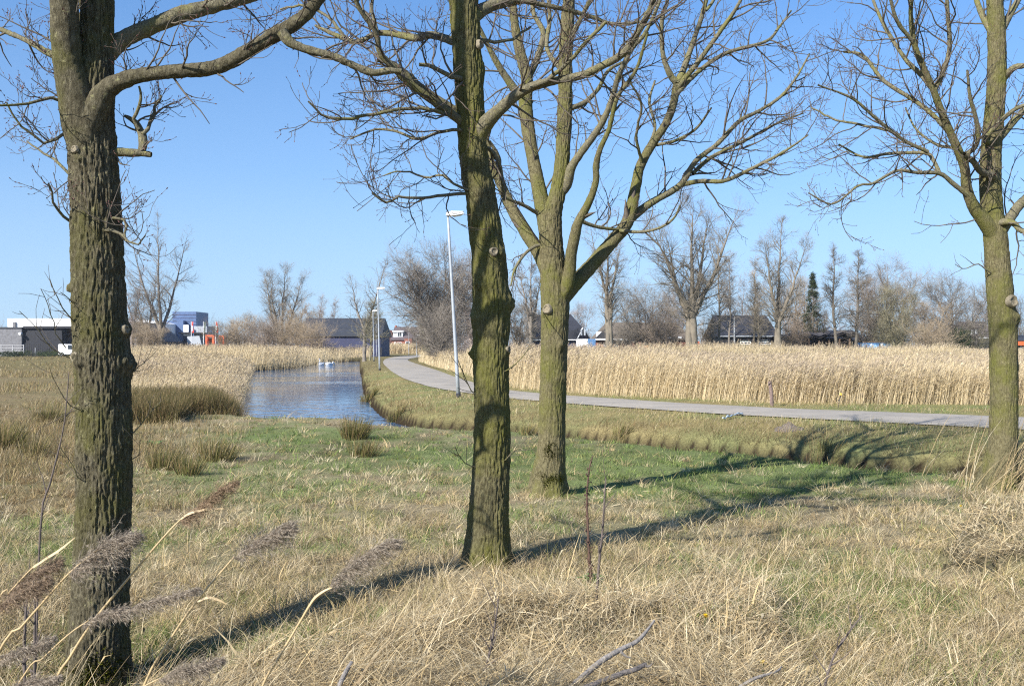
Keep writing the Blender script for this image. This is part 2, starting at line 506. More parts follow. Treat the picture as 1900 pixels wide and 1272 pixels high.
def blades(x, y, h, w, lean, wind, col, K=3, curl=.6, z=None, az=None):
    n = len(x)
    if z is None: z = ground(x, y) - .01
    a = RNG.random(n) * 2 * np.pi if az is None else az
    dirh = np.stack([np.cos(a) + wind, np.sin(a), np.zeros(n)], 1)
    dirh = unit(dirh)
    th = np.abs(lean + RNG.normal(size=n) * .28)
    C = np.zeros((n, K, 3)); C[:, 0] = np.stack([x, y, z], 1)
    for k in range(1, K):
        ang = np.clip(th + curl * (k - 1) / (K - 1), 0, 2.0)
        st = (h / (K - 1))[:, None]
        C[:, k] = C[:, k - 1] + st * (np.sin(ang)[:, None] * dirh + np.cos(ang)[:, None] * np.array([0, 0, 1]))
    b = RNG.random(n) * 2 * np.pi
    Sd = np.stack([np.cos(b), np.sin(b), np.zeros(n)], 1)
    Wd = w[:, None] * np.linspace(1, .15, K)[None] ** .8
    return C, Wd, Sd

STRAWC = np.array([.96, .935, .88]) * np.array([[.60, .50, .325], [.52, .425, .265], [.72, .63, .45], [.42, .33, .20], [.60, .53, .375], [.62, .49, .28], [.33, .265, .175]])
GREENC = np.array([[.17, .24, .065], [.225, .28, .095], [.135, .195, .065], [.27, .29, .115]])
OLIVEC = np.array([[.30, .265, .11], [.38, .32, .15], [.22, .205, .08], [.44, .37, .19]])
BROWNC = np.array([[.27, .19, .095], [.33, .25, .13], [.21, .145, .075], [.40, .31, .17]])
def pick(pal, n): return pal[RNG.integers(0, len(pal), n)] * RNG.uniform(.78, 1.2, (n, 1))

def meadow():
    rb = RB()
    # short turf with dead grass mixed in
    x, y = scatter(330000, 2.6, 42)
    k = on_grass(x, y) & ~inpoly(x, y, ROADSIDE)
    x, y = x[k], y[k]
    sm = straw_mask(x, y)
    k = RNG.random(len(x)) > sm * .75
    x, y = x[k], y[k]
    g, rs, lf = zone_colour(x, y)
    n = len(x)
    patch = .5 + .75 * vn(x * 3.4, y * 3.4, 0, 73) + .45 * vn(x * 9, y * 9, 0, 74)      # green and dry tufts, not an even mix
    isg = np.clip(patch, 0, 1) * .8 + RNG.random(n) * .2 < g * .88
    col = np.where(isg[:, None], pick(GREENC, n), pick(STRAWC, n) * .9)
    ol = (RNG.random(n) < .25)
    col = np.where((ol & ~isg)[:, None], pick(OLIVEC, n), col)
    br = (RNG.random(n) < lf * .65)
    col = np.where(br[:, None], pick(BROWNC, n), col)
    clump = .75 + .5 * vn(x * 2.3, y * 2.3, 0, 71) + .5 * vn(x * 7, y * 7, 0, 72)
    col = col * np.clip(1 + .28 * vn(x * 5, y * 5, 0, 75) + .22 * vn(x * 13, y * 13, 0, 76), .5, 1.5)[:, None]
    h = np.where(isg, RNG.uniform(.05, .12, n), RNG.uniform(.06, .19, n)) * np.clip(clump, .25, 1.6)
    w = np.exp(RNG.normal(math.log(.0048), .38, n)) * np.maximum(1, y / 8.0)
    lean = np.where(isg, .5, 1.15)
    C, Wd, Sd = blades(x, y, h, w, lean, .35, col)
    rb.add(C, Wd, Sd, col)
    # tussocks: every one a small fan of its own colour
    cx_, cy_ = scatter(15000, 3.0, 30)
    k = on_grass(cx_, cy_) & ~inpoly(cx_, cy_, ROADSIDE); k &= RNG.random(len(cx_)) > straw_mask(cx_, cy_) * .8
    cx_, cy_ = cx_[k], cy_[k]; m = len(cx_)
    g, rs, lf = zone_colour(cx_, cy_)
    gr = RNG.random(m) < g * .8
    tc_ = np.where(gr[:, None], pick(GREENC, m), pick(STRAWC, m)); tc_ = np.where((RNG.random(m) < .22)[:, None], pick(OLIVEC, m), tc_); tc_ = np.where((RNG.random(m) < lf * .6)[:, None], pick(BROWNC, m), tc_)
    sz = np.exp(RNG.normal(0, .35, m)); q = RNG.integers(14, 34, m); i = np.repeat(np.arange(m), q); n = len(i)
    a = RNG.random(n) * 6.283; rr = RNG.random(n) ** .6 * .085 * sz[i]
    x, y = cx_[i] + np.cos(a) * rr, cy_[i] + np.sin(a) * rr
    col = tc_[i] * RNG.uniform(.7, 1.25, (n, 1))
    h = RNG.uniform(.07, .17, n) * sz[i] * np.where(gr[i], .8, 1.1)
    w = RNG.uniform(.003, .0056, n) * np.maximum(1, y / 8.0)
    C, Wd, Sd = blades(x, y, h, w, rr / .085 * .8 + .25, .2, col, az=a + RNG.normal(0, .4, n), curl=.8)
    rb.add(C, Wd, Sd, col)
    tag(rb.build('meadow_grass', M_GRASS), 'short green and straw grass covering the meadow around the trees', 'grass', kind='stuff')

def straw():
    rb = RB()
    # matted long dead grass
    x, y = scatter(260000, 2.5, 12)
    px, py = to_px(x, y)
    sm = straw_mask(x, y)
    p = sm * 1.0 + .22 * inpoly(px, py, RIGHT_ROUGH) + .25 * inpoly(px, py, LEFT_ROUGH)
    k = RNG.random(len(x)) < p
    x, y = x[k], y[k]; n = len(x)
    col = pick(STRAWC, n)
    h = RNG.uniform(.07, .30, n) * (1 + .35 * vn(x * 2, y * 2, 0, 81))
    w = np.exp(RNG.normal(math.log(.0032), .5, n)) * np.maximum(1, y / 6)
    z = ground(x, y) + RNG.random(n) ** 1.4 * .12
    flow = .12 + .55 * vn(x * 1.4, y * 1.4, 0, 82)
    col = col * (1 + .22 * vn(x * 2.6, y * 2.6, 0, 84))[:, None]
    C, Wd, Sd = blades(x, y, h, w, np.clip(RNG.normal(1.38, .33, n), .3, 2.0), flow, col, K=4, curl=.5, z=z, az=4.0 * vn(x * 1.1, y * 1.1, 0, 85) + RNG.normal(0, 1.2, n))
    # lying blades never dip below the thatch
    gzz = ground(C[:, :, 0].ravel(), C[:, :, 1].ravel()).reshape(n, 4)
    C[:, :, 2] = np.maximum(C[:, :, 2], gzz + .01)
    rb.add(C, Wd, Sd, col)
    # flat litter: short broad bits of dead leaf
    x, y = scatter(110000, 2.5, 13)
    k = (RNG.random(len(x)) < .25 + .6 * straw_mask(x, y)) & on_grass(x, y)
    x, y = x[k], y[k]; n = len(x)
    a = RNG.random(n) * 6.283; L = RNG.uniform(.03, .14, n); up = RNG.normal(0, .18, n)
    D = np.stack([np.cos(a), np.sin(a), up], 1)
    p0 = np.stack([x, y, ground(x, y) + RNG.uniform(.01, .07, n) * (.4 + straw_mask(x, y))], 1)
    C = np.stack([p0, p0 + D * (L * .5)[:, None] + np.array([0, 0, .006]), p0 + D * L[:, None]], 1)
    Sd = unit(np.stack([-np.sin(a), np.cos(a), RNG.normal(0, .35, n)], 1))
    rb.add(C, (np.exp(RNG.normal(math.log(.0055), .5, n)) * np.maximum(1, y / 8))[:, None] * np.array([.6, 1, .3])[None], Sd, pick(STRAWC, n) * RNG.uniform(.7, 1.15, (n, 1)))
    # standing stalks bent by the wind
    x, y = scatter(16000, 2.5, 12)
    px, py = to_px(x, y)
    sm = straw_mask(x, y)
    edge = np.exp(-((py - np.interp(px, [235, 560, 860, 1100, 1290, 1400, 1500], [1270, 1205, 1078, 1085, 1040, 1042, 1180])) / 45.0) ** 2)
    clump = np.clip(vn(x * 2.2, y * 2.2, 0, 83) + .3, 0, 1)
    p = .06 * edge + sm * (.04 + .3 * edge + .4 * np.exp(-(((px - 1320) / 70) ** 2 + ((py - 1095) / 60) ** 2))) + .07 * inpoly(px, py, RIGHT_ROUGH) * (clump + .15) + .06 * inpoly(px, py, LEFT_ROUGH) + .005
    k = RNG.random(len(x)) < p
    x, y = x[k], y[k]; n = len(x)
    col = pick(STRAWC, n) * 1.08
    h = RNG.uniform(.16, .52, n)
    w = RNG.uniform(.0024, .0042, n) * np.maximum(1, y / 6)
    a = np.full(n, .0)
    z = ground(x, y)
    th = np.abs(RNG.normal(.5, .25, n)); ph = RNG.normal(0, .6, n)
    th = th * np.where(RNG.random(n) < .25, 2.0, 1); ph = np.where(RNG.random(n) < .2, RNG.uniform(-3, 3, n), ph)
    D = np.stack([np.sin(th) * np.cos(ph), np.sin(th) * np.sin(ph), np.cos(th)], 1)
    C = np.zeros((n, 5, 3)); C[:, 0] = np.stack([x, y, z], 1)
    for q in range(1, 5):
        D = unit(D + np.array([.05, 0, -.03]) + RNG.normal(size=(n, 3)) * .035)
        C[:, q] = C[:, q - 1] + D * (h / 4)[:, None]
    b = RNG.normal(0, .5, n)
    Sd = np.stack([np.cos(b), np.sin(b), np.zeros(n)], 1)
    rb.add(C, w[:, None] * np.array([1, .9, .8, .8, .35])[None], Sd, col)
    # seed heads on a third of them
    q = RNG.random(n) < .35
    tip = C[q, -1]; D2 = unit(C[q, -1] - C[q, -2])
    m = len(tip)
    C2 = np.zeros((m, 3, 3)); C2[:, 0] = tip
    C2[:, 1] = tip + D2 * .03; C2[:, 2] = C2[:, 1] + unit(D2 + np.array([.5, 0, -.6])) * .035
    rb.add(C2, np.tile(np.array([.003, .009, .002]), (m, 1)) * np.maximum(1, tip[:, 1:2] / 6), Sd[q], col[q] * .85)
    # tall pale clump at the foot of the right tree
    b0 = hit(1880, 905)
    n = 420
    x = b0[0] + RNG.normal(0, .38, n); y = b0[1] - .5 + RNG.normal(0, .45, n)
    z = ground(x, y); col = pick(STRAWC, n)
    h = RNG.uniform(.5, 1.25, n)
    th = np.abs(RNG.normal(.5, .22, n)); ph = RNG.normal(0, .5, n)
    D = np.stack([np.sin(th) * np.cos(ph), np.sin(th) * np.sin(ph), np.cos(th)], 1)
    C = np.zeros((n, 5, 3)); C[:, 0] = np.stack([x, y, z], 1)
    for q in range(1, 5):
        D = unit(D + np.array([.07, 0, -.08]) + RNG.normal(size=(n, 3)) * .05)
        C[:, q] = C[:, q - 1] + D * (h / 4)[:, None]
    rb.add(C, np.full((n, 1), .010) * np.array([1, .9, .8, .7, .3])[None], np.tile([1.0, 0, 0], (n, 1)), col)
    tag(rb.build('dry_grass', M_GRASS), 'matted straw coloured long dead grass with bent stalks in front', 'dry grass', kind='stuff')

def verge():
    rb = RB()
    x, y = scatter(210000, 12, 110, px0=560)
    d = dpoly(x, y, road_near, False) ; df = dpoly(x, y, road_far, False)
    edge = np.minimum(d, df) < .36 * (1 + vn(x * 1.5, y * 1.5, 0, 93)) * RNG.random(len(x))
    k = (on_grass(x, y) | (edge & ~inpoly(x, y, POND))) & inpoly(x, y, ROADSIDE)
    beyond = inpoly(x, y, road_far + [(-60, 400), (400, 400), (400, 10)])
    k &= (~beyond) | (df < 3.2)
    k &= (dpoly(x, y, POND, True) > .38) | (RNG.random(len(x)) < .85)
    x, y, beyond = x[k], y[k], beyond[k]
    n = len(x)
    g, rs, lf = zone_colour(x, y)
    isg = RNG.random(n) < g * .75
    col = np.where(isg[:, None], pick(GREENC, n) * 1.05, pick(OLIVEC, n))
    s = RNG.random(n) < .36
    col = np.where(s[:, None], pick(STRAWC, n) * .85, col)
    dw = dpoly(x, y, POND, True)
    foot = sstep(.9, .25, dw) * (RNG.random(n) < .6)
    low = (RNG.random(n) < .8 * sstep(1.9, .5, dw))
    col = np.where(low[:, None], pick(BROWNC, n) * np.where(dw < .45, .42, .8)[:, None], col)  # brown blades at the water, overhang shade painted into their tint
    qx, qy = .81 * x + .59 * y, .81 * y - .59 * x
    clump = np.clip((.8 - .55 * foot) + .55 * fbm(qx * .47 + .8 * vn(x * .6, y * .6, 0, 96), qy * .53, 0, 91, 2) + .35 * RNG.normal(size=n) * .6 + .3 * vn(qx * 2.3 + vn(x, y, 0, 97), qy * 1.9, 0, 92), .2, 1.8)
    col = col * np.clip(1 + .35 * fbm(qx * .8 + vn(x * .7, y * .7, 0, 98), qy * .7, 0, 94, 3), .55, 1.45)[:, None]
    h = RNG.uniform(.07, .2, n) * clump * (1 + .9 * sstep(1.2, .2, dw))
    dr = np.minimum(dpoly(x, y, road_near), dpoly(x, y, road_far))
    h *= np.clip(.35 + dr / 1.2, .35, 1)
    w = RNG.uniform(.004, .007, n) * np.maximum(1, y / 14)
    C, Wd, Sd = blades(x, y, h, w, .6, .4, col)
    rb.add(C, Wd, Sd, col)
    tag(rb.build('verge_grass', M_GRASS), 'olive and straw grass on the bank and verges of the road', 'grass', kind='stuff')

def left_field():
    """rushy rough pasture to the left of the pond"""
    rb = RB()
    x, y = scatter(120000, 11, 170, pw=1.3, px0=-250, px1=470)
    k = on_grass(x, y) & ~inpoly(x, y, ROADSIDE)
    x, y = x[k], y[k]; n = len(x)
    cl = fbm(x * .35, y * .22, 0, 101, 3)
    ppx, _ = to_px(x, y)
    k = RNG.random(n) < np.clip(.35 + 1.3 * cl, .03, 1) * sstep(480, 250, ppx + 60 * vn(x, y, 0, 102))
    x, y, cl = x[k], y[k], cl[k]; n = len(x)
    col = np.where((RNG.random(n) < .55)[:, None], pick(BROWNC, n), pick(OLIVEC, n) * .8)
    col = np.where((RNG.random(n) < .2)[:, None], pick(STRAWC, n) * .8, col)
    h = RNG.uniform(.12, .34, n) * np.clip(.7 + 1.0 * cl, .3, 1.5)
    w = RNG.uniform(.005, .009, n) * np.maximum(1, y / 16)
    C, Wd, Sd = blades(x, y, h, w, .35, .3, col)
    rb.add(C, Wd, Sd, col)
    tag(rb.build('rough_pasture_grass', M_GRASS), 'brown tussocky grass of the rough pasture left of the pond', 'grass', kind='stuff')

meadow(); straw(); verge(); left_field()

# ------------------------------------------------------------------ reeds and rushes
REEDC = np.array([[.67, .55, .345], [.59, .47, .28], [.75, .635, .43], [.50, .395, .23]])
PLUMEC = np.array([[.36, .29, .215], [.44, .36, .265], [.28, .225, .175], [.52, .43, .30]])

def reed_points(n, poly, d0, d1, pw, px0, px1):
    x, y = scatter(n, d0, d1, pw=pw, px0=px0, px1=px1)
    k = inpoly(x, y, poly) & (on_grass(x, y) | (dpoly(x, y, POND, True) < .7) & inpoly(x, y, POND))
    return x[k], y[k]

def reeds(rb, x, y, h, wscale, lean=.13, leaves=3, plume=.55, dark=1.0):
    n = len(x)
    z = ground(x, y) - .02
    h = h * RNG.uniform(.62, 1.17, n) * (1 + .14 * vn(x * .35, y * .2, 0, 117) + .08 * vn(x * 1.1, y * .7, 0, 118))
    col = pick(REEDC, n) * dark
    th = np.abs(RNG.normal(lean, .07, n)); ph = RNG.normal(0, .8, n)
    D = np.stack([np.sin(th) * np.cos(ph), np.sin(th) * np.sin(ph), np.cos(th)], 1)
    K = 4
    C = np.zeros((n, K, 3)); C[:, 0] = np.stack([x, y, z], 1)
    for q in range(1, K):
        D = unit(D + np.array([.055, 0, -.01]) + RNG.normal(size=(n, 3)) * .03)
        C[:, q] = C[:, q - 1] + D * (h / (K - 1))[:, None]
    b = RNG.normal(0, .7, n)
    Sd = np.stack([np.cos(b), np.sin(b), np.zeros(n)], 1)
    w = (.006 * wscale * np.maximum(1, y / 30))
    rb.add(C, w[:, None] * np.array([1, .9, .8, .5])[None], Sd, col)
    for l in range(leaves):
        t = RNG.uniform(.42, .95, n)
        f = t * (K - 1); i = np.clip(f.astype(int), 0, K - 2); wv = (f - i)[:, None]
        ar = np.arange(n)
        p = C[ar, i] * (1 - wv) + C[ar, i + 1] * wv
        a = RNG.normal(0, .9, n)
        D2 = unit(np.stack([np.cos(a), np.sin(a), RNG.uniform(.2, 1.2, n)], 1))
        L = RNG.uniform(.16, .38, n) * np.minimum(1.2, h)
        C2 = np.zeros((n, 3, 3)); C2[:, 0] = p
        C2[:, 1] = p + D2 * (L * .5)[:, None]
        D3 = unit(D2 + np.array([.35, 0, -.75])); C2[:, 2] = C2[:, 1] + D3 * (L * .5)[:, None]
        bb = RNG.random(n) * 6.28
        rb.add(C2, (w * 1.9)[:, None] * np.array([.7, 1, .2])[None], np.stack([np.cos(bb), np.sin(bb), np.zeros(n)], 1), pick(REEDC, n) * dark * .95)
    q = np.where(RNG.random(n) < plume * (1 + .9 * vn(x * .22, y * .12, 0, 116)))[0]
    for l in range(4):
        m = len(q)
        tip = C[q, -1] - unit(C[q, -1] - C[q, -2]) * RNG.uniform(0, .12, (m, 1))
        D2 = unit(unit(C[q, -1] - C[q, -2]) + np.array([.45, 0, .0]) + RNG.normal(size=(m, 3)) * .3)
        L = RNG.uniform(.09, .17, (m, 1))
        C2 = np.zeros((m, 3, 3)); C2[:, 0] = tip; C2[:, 1] = tip + D2 * L * .5
        C2[:, 2] = C2[:, 1] + unit(D2 + np.array([.35, 0, -.4])) * L * .5
        bb = RNG.random(m) * 6.28
        rb.add(C2, (w[q] * 2.1)[:, None] * np.array([.5, 1, .25])[None], np.stack([np.cos(bb), np.sin(bb), np.zeros(m)], 1), pick(PLUMEC, m))

def reed_beds():
    front = [W2(855, 64), W2(878, 53), W2(905, 44.5), W2(955, 39.2), W2(1100, 34.0), W2(1250, 31.5), W2(1400, 29.5), W2(1550, 28.6), W2(1700, 28.4), W2(1850, 28.2), W2(2150, 27.5)]
    # right-hand bed beyond the road
    polyA = front + [W2(2150, 72), W2(1300, 74), W2(1000, 92), W2(860, 100)]
    rb = RB()
    x, y = reed_points(64000, polyA, 26.5, 100, 2.2, 840, 2150)
    dfr = dpoly(x, y, front)
    px, _ = to_px(x, y)
    h = np.interp(px, [850, 1000, 1180, 1320, 1900], [1.5, 1.52, 1.45, 1.2, 1.16]) + .12 * vn(x * .25, y * .25, 0, 111)
    reeds(rb, x, y, h, 1.0)
    # dense front face
    x, y = reed_points(42000, polyA, 26.5, 66, 1.0, 840, 2150)
    k = dpoly(x, y, front) < 2.6
    x, y = x[k], y[k]
    px, _ = to_px(x, y)
    h = np.interp(px, [850, 1000, 1180, 1320, 1900], [1.5, 1.52, 1.45, 1.14, 1.1]) * np.where(RNG.random(len(x)) < .35, RNG.uniform(.4, .8, len(x)), 1)
    reeds(rb, x, y, h, 1.5, leaves=2, plume=.5)
    tag(rb.build('reed_bed', M_REED), 'wide pale reed bed beyond the road on the right', 'reeds', kind='stuff')
    # second bed past the strip of pasture
    rb = RB()
    x, y = reed_points(26000, [W2(1180, 98), W2(2150, 98), W2(2150, 124), W2(1150, 124)], 98, 124, 2, 1150, 2150)
    reeds(rb, x, y, 1.55 + .4 * vn(x * .12, y * .05, 0, 119), .9, leaves=2)
    tag(rb.build('reed_bed', M_REED), 'thin distant reed belt in front of the farm buildings', 'reeds', kind='stuff')
    # left of the pond
    rb = RB()
    pc = [W2(225, 31), W2(330, 31.5), W2(435, 32), W2(452, 41), W2(458, 52), W2(466, 70), W2(470, 86), W2(440, 89), W2(300, 92), W2(225, 95)]
    x, y = reed_points(30000, pc, 30, 95, 1.6, 220, 480)
    k = RNG.random(len(x)) < np.clip(.75 + 1.1 * fbm(x * .21, y * .13, 0, 131, 2), .12, 1); x, y = x[k], y[k]
    reeds(rb, x, y, (.85 + .35 * vn(x * .3, y * .3, 0, 113)) * np.clip(.55 + dpoly(x, y, [W2(225, 31), W2(435, 32)]) / 9, .55, 1), 1.0)
    tag(rb.build('reed_bed', M_REED), 'reed bed along the left shore of the pond', 'reeds', kind='stuff')
    # far shore
    rb = RB()
    pd = [W2(250, 92), W2(450, 88), W2(545, 97), W2(575, 112), W2(620, 140), W2(668, 152), W2(690, 160), W2(690, 175), W2(500, 175), W2(330, 150), W2(200, 130)]
    x, y = reed_points(42000, pd, 92, 230, 2.0, 190, 790)
    reeds(rb, x, y, 1.55 + .2 * vn(x * .2, y * .2, 0, 114), .9, leaves=2, plume=.5)
    tag(rb.build('reed_bed', M_REED), 'tan reed bed along the far shore behind the swans', 'reeds', kind='stuff')
    # past the far bend
    rb = RB()
    x, y = reed_points(9000, [W2(650, 236), W2(840, 236), W2(840, 256), W2(650, 256)], 236, 256, 2.0, 650, 840)
    reeds(rb, x, y, np.full(len(x), 2.3), 1.0, leaves=2, plume=.4)
    tag(rb.build('reed_bed', M_REED), 'reed fringe before the dormer house at the end of the road', 'reeds', kind='stuff')
    # right edge of the far road
    rb = RB()
    pe = [W2(800, 86), W2(852, 62), W2(868, 66), W2(850, 95), W2(810, 108), W2(775, 115)]
    x, y = reed_points(9000, pe, 60, 115, 1.5, 770, 870)
    reeds(rb, x, y, np.full(len(x), 1.1), .9, leaves=2)
    tag(rb.build('reed_bed', M_REED), 'low reeds under the round bare tree at the road bend', 'reeds', kind='stuff')
    # dark rush belt in front of the left reed bed
    rb = RB()
    x, y = scatter(42000, 24.5, 32, px0=232, px1=462)
    px, py = to_px(x, y, -.2)
    k = inpoly(px, py, [(236, 790), (330, 783), (345, 768), (452, 766), (458, 752), (400, 748), (236, 752)]) & on_grass(x, y)
    x, y = x[k], y[k]; n = len(x)
    col = np.where((RNG.random(n) < .6)[:, None], pick(np.array([[.12, .105, .045], [.16, .135, .06], [.085, .09, .035]]), n), pick(BROWNC, n))
    C, Wd, Sd = blades(x, y, RNG.uniform(.35, .75, n), np.full(n, .010), .12, .3, col, curl=.3)
    rb.add(C, Wd, Sd, col)
    tag(rb.build('rush_belt', M_GRASS), 'dark olive rushes standing before the left reed bed', 'rushes', kind='stuff')

reed_beds()

RUSHC = np.array([[.14, .14, .045], [.19, .175, .065], [.25, .20, .09], [.10, .105, .04]])
def rush_tuft(px, py, h, r, n, label, brown=0.25):
    b = hit(px, py)
    rb = RB()
    a = RNG.random(n) * 6.28; q = RNG.random(n) ** .6 * r
    x, y = b[0] + np.cos(a) * q * .6, b[1] + np.sin(a) * q * .6
    col = np.where((RNG.random(n) < brown)[:, None], pick(BROWNC, n), pick(RUSHC, n))
    z = ground(x, y) - .02
    th = np.abs(q / r * .45 + RNG.normal(0, .12, n))
    D = np.stack([np.sin(th) * np.cos(a) + .08, np.sin(th) * np.sin(a), np.cos(th)], 1)
    C = np.zeros((n, 4, 3)); C[:, 0] = np.stack([x, y, z], 1)
    hh = h * RNG.uniform(.55, 1.1, n)
    for k in range(1, 4):
        D = unit(D + np.array([.04, 0, -.05])); C[:, k] = C[:, k - 1] + D * (hh / 3)[:, None]
    s = RNG.random(n) * 6.28
    w = np.full((n, 1), .0045 * max(1, b[1] / 9))
    rb.add(C, w * np.array([1, .9, .7, .2])[None], np.stack([np.cos(s), np.sin(s), np.zeros(n)], 1), col)
    root = thing('rush_tuft', b, label, 'rush tuft', 'rush tufts on the meadow')
    rb.build('blades', M_GRASS, root)

for a in [(658, 812, .5, .42, 420, 'olive rush tuft nearest the pond in the middle of the meadow'),
          (676, 846, .36, .40, 260, 'low rush tuft just in front of the tuft by the pond'),
          (402, 855, .42, .45, 330, 'sparse rush tuft on the meadow below the rush belt'),
          (305, 872, .4, .35, 380, 'green rush tuft beside the dark side of the left trunk'),
          (352, 880, .34, .3, 240, 'second small rush tuft right of the left trunk'),
          (62, 850, .42, .35, 260, 'green rush tuft left of the left trunk'),
          (8, 830, .5, .5, 480, 'tall brown rush tuft at the left photo edge'),
          (90, 785, .45, .5, 420, 'rush tuft behind the left trunk in the pasture'),
          (980, 806, .25, .3, 150, 'small rush tuft at the foot of the ditch bank between two trunks'),
          (1150, 812, .25, .4, 160, 'dark green rush tuft on the ditch edge right of the middle trunks'),
          (1530, 845, .28, .5, 170, 'dark rush tuft standing on the shaded ditch bank'),
          (684, 745, .4, .5, 240, 'olive rush tuft on the pond bank under the road'),
          (735, 778, .35, .4, 220, 'small rush tuft at the right tip of the pond')]:
    rush_tuft(*a)

# ------------------------------------------------------------------ foreground trees
def bark_skin(P, R, sides, step, amp, freq, burls=(), flare=None):
    """tube along P with real bark relief; returns verts, quads"""
    P = np.asarray(P, float); R = np.asarray(R, float)
    Ltot = np.linalg.norm(np.diff(P, axis=0), axis=1).sum()
    n = max(4, int(Ltot / step))
    PR = crs(np.column_stack([P, R]), n)
    C, r = PR[:, :3], np.maximum(PR[:, 3], .004)
    s = np.linspace(0, Ltot, n)
    T = unit(np.gradient(C, axis=0))
    ref = np.array([0, -1.0, 0.02]) if abs(T[:, 2]).mean() > .5 else np.array([0, 0.02, 1.0])
    U = unit(np.cross(T, ref)); W = np.cross(T, U)
    a = np.arange(sides) * 2 * np.pi / sides
    ca, sa = np.cos(a)[None], np.sin(a)[None]
    rr = r[:, None]
    # sample the noise on the unit tube, stretched along the stem
    X = C[:, 0:1] + ca * rr * 1.0; Y = C[:, 1:2] + sa * rr * 1.0; Z = np.repeat(s[:, None], sides, 1)
    wx = .55 * vn(X * freq * .4, Y * freq * .4, Z * freq * .16, 201)
    wy = .55 * vn(X * freq * .4, Y * freq * .4, Z * freq * .16, 207)
    e1 = np.clip(np.abs(vn(X * freq * .8 + wx, Y * freq * .8 + wy, Z * freq * .075, 202)) * 3.2, 0, 1)      # plates parted by narrow fissures
    e2 = np.clip(np.abs(vn(X * freq * 1.7 + wx, Y * freq * 1.7 + wy, Z * freq * .19, 203)) * 2.4, 0, 1)
    e3 = vn(X * freq * 2.6, Y * freq * 2.6, Z * freq * .9, 204)
    lump = vn(X * 5, Y * 5, Z * 3, 205) + .6 * vn(X * 11, Y * 11, Z * 9, 208)
    disp = amp * (.75 * e1 + .75 * e2 + .45 * e3 - 1.25) + r[:, None] * .03 * lump
    rad = np.maximum(rr + disp, rr * .45)
    V = C[:, None, :] + rad[:, :, None] * (ca[:, :, None] * U[:, None, :] + sa[:, :, None] * W[:, None, :])
    if flare:
        pass
    for bx, by, bz, size, h in burls:
        c = np.array([bx, by, bz])
        d2 = ((V - c) ** 2).sum(2)
        g = np.exp(-d2 / (2 * size * size))
        out = ca[:, :, None] * U[:, None, :] + sa[:, :, None] * W[:, None, :]
        V = V + out * (h * g * (1 + .35 * vn(V[:, :, 0] * 40, V[:, :, 1] * 40, V[:, :, 2] * 40, 206)))[:, :, None]
    idx = np.arange(n * sides).reshape(n, sides)
    A, B = idx[:-1], idx[1:]
    Q = np.stack([A, np.roll(A, -1, 1), np.roll(B, -1, 1), B], -1).reshape(-1, 4)
    return V.reshape(-1, 3), Q

def limb_pts(pts, d0, dy):
    """pts: (px,py,rpx) traced stem; it leaves the trunk at depth d0 and runs dy metres away (+) or nearer (-) by its end"""
    n = len(pts); out = []
    seg = np.concatenate([[0], np.cumsum([math.hypot(pts[i + 1][0] - pts[i][0], pts[i + 1][1] - pts[i][1]) for i in range(n - 1)])])
    for i, (px, py, r) in enumerate(pts):
        d = d0 + dy * seg[i] / seg[-1]
        out.append((*UP(px, py, d), r * d / F))
    return np.array(out)

def grow_twigs(rng, limbs, per_m, l1, l2, n2, l3, n3, r1, up=.05, minr=.0016):
    """three orders of twigs from every limb; returns batches and bud positions"""
    K0 = 14
    P0 = np.stack([crs(l, K0)[:, :3] for l in limbs]); R0 = np.stack([np.maximum(crs(l, K0)[:, 3], .004) for l in limbs])
    L0 = np.linalg.norm(np.diff(P0, axis=1), axis=2).sum(1)
    c1 = np.maximum(2, (L0 * per_m)).astype(int)
    P1, R1 = spawn(rng, P0, R0, c1, .12, .995, (28, 68), lambda t, pl, u: l1 * (.45 + .8 * u) * (1.1 - .45 * t), 9, .15, up, .5, minr * 1.6, rmax=r1)
    P2, R2 = spawn(rng, P1, R1, rng.poisson(n2, len(P1)), .15, 1.0, (28, 70), lambda t, pl, u: np.minimum(l2 * (.4 + .9 * u), pl * .75), 7, .16, up * 1.4, .62, minr, rmax=r1 * .55)
    P3, R3 = spawn(rng, P2, R2, rng.poisson(n3, len(P2)), .2, 1.0, (25, 65), lambda t, pl, u: np.minimum(l3 * (.35 + .9 * u), pl * .8), 5, .16, up * 2, .7, minr * .75, rmax=r1 * .35)
    return [(P1, R1, 6), (P2, R2, 4), (P3, R3, 3)]

def bud_mesh(name, tips, dirs, size, parent):
    n = len(tips)
    if n == 0: return
    d = unit(dirs); ref = np.tile([0.3, .9, .2], (n, 1)); u = unit(np.cross(d, ref)); v = np.cross(d, u)
    s = size[:, None]
    V = np.stack([tips - d * s * .4, tips + u * s * .36, tips + v * s * .36, tips - u * s * .36, tips - v * s * .36, tips + d * s * 1.1], 1)
    i = np.arange(n)[:, None] * 6
    T = np.concatenate([i + np.array([t]) for t in [(0, 2, 1), (0, 3, 2), (0, 4, 3), (0, 1, 4), (5, 1, 2), (5, 2, 3), (5, 3, 4), (5, 4, 1)]])
    return raw_mesh(name, V.reshape(-1, 3), [T], M_BUD, parent)

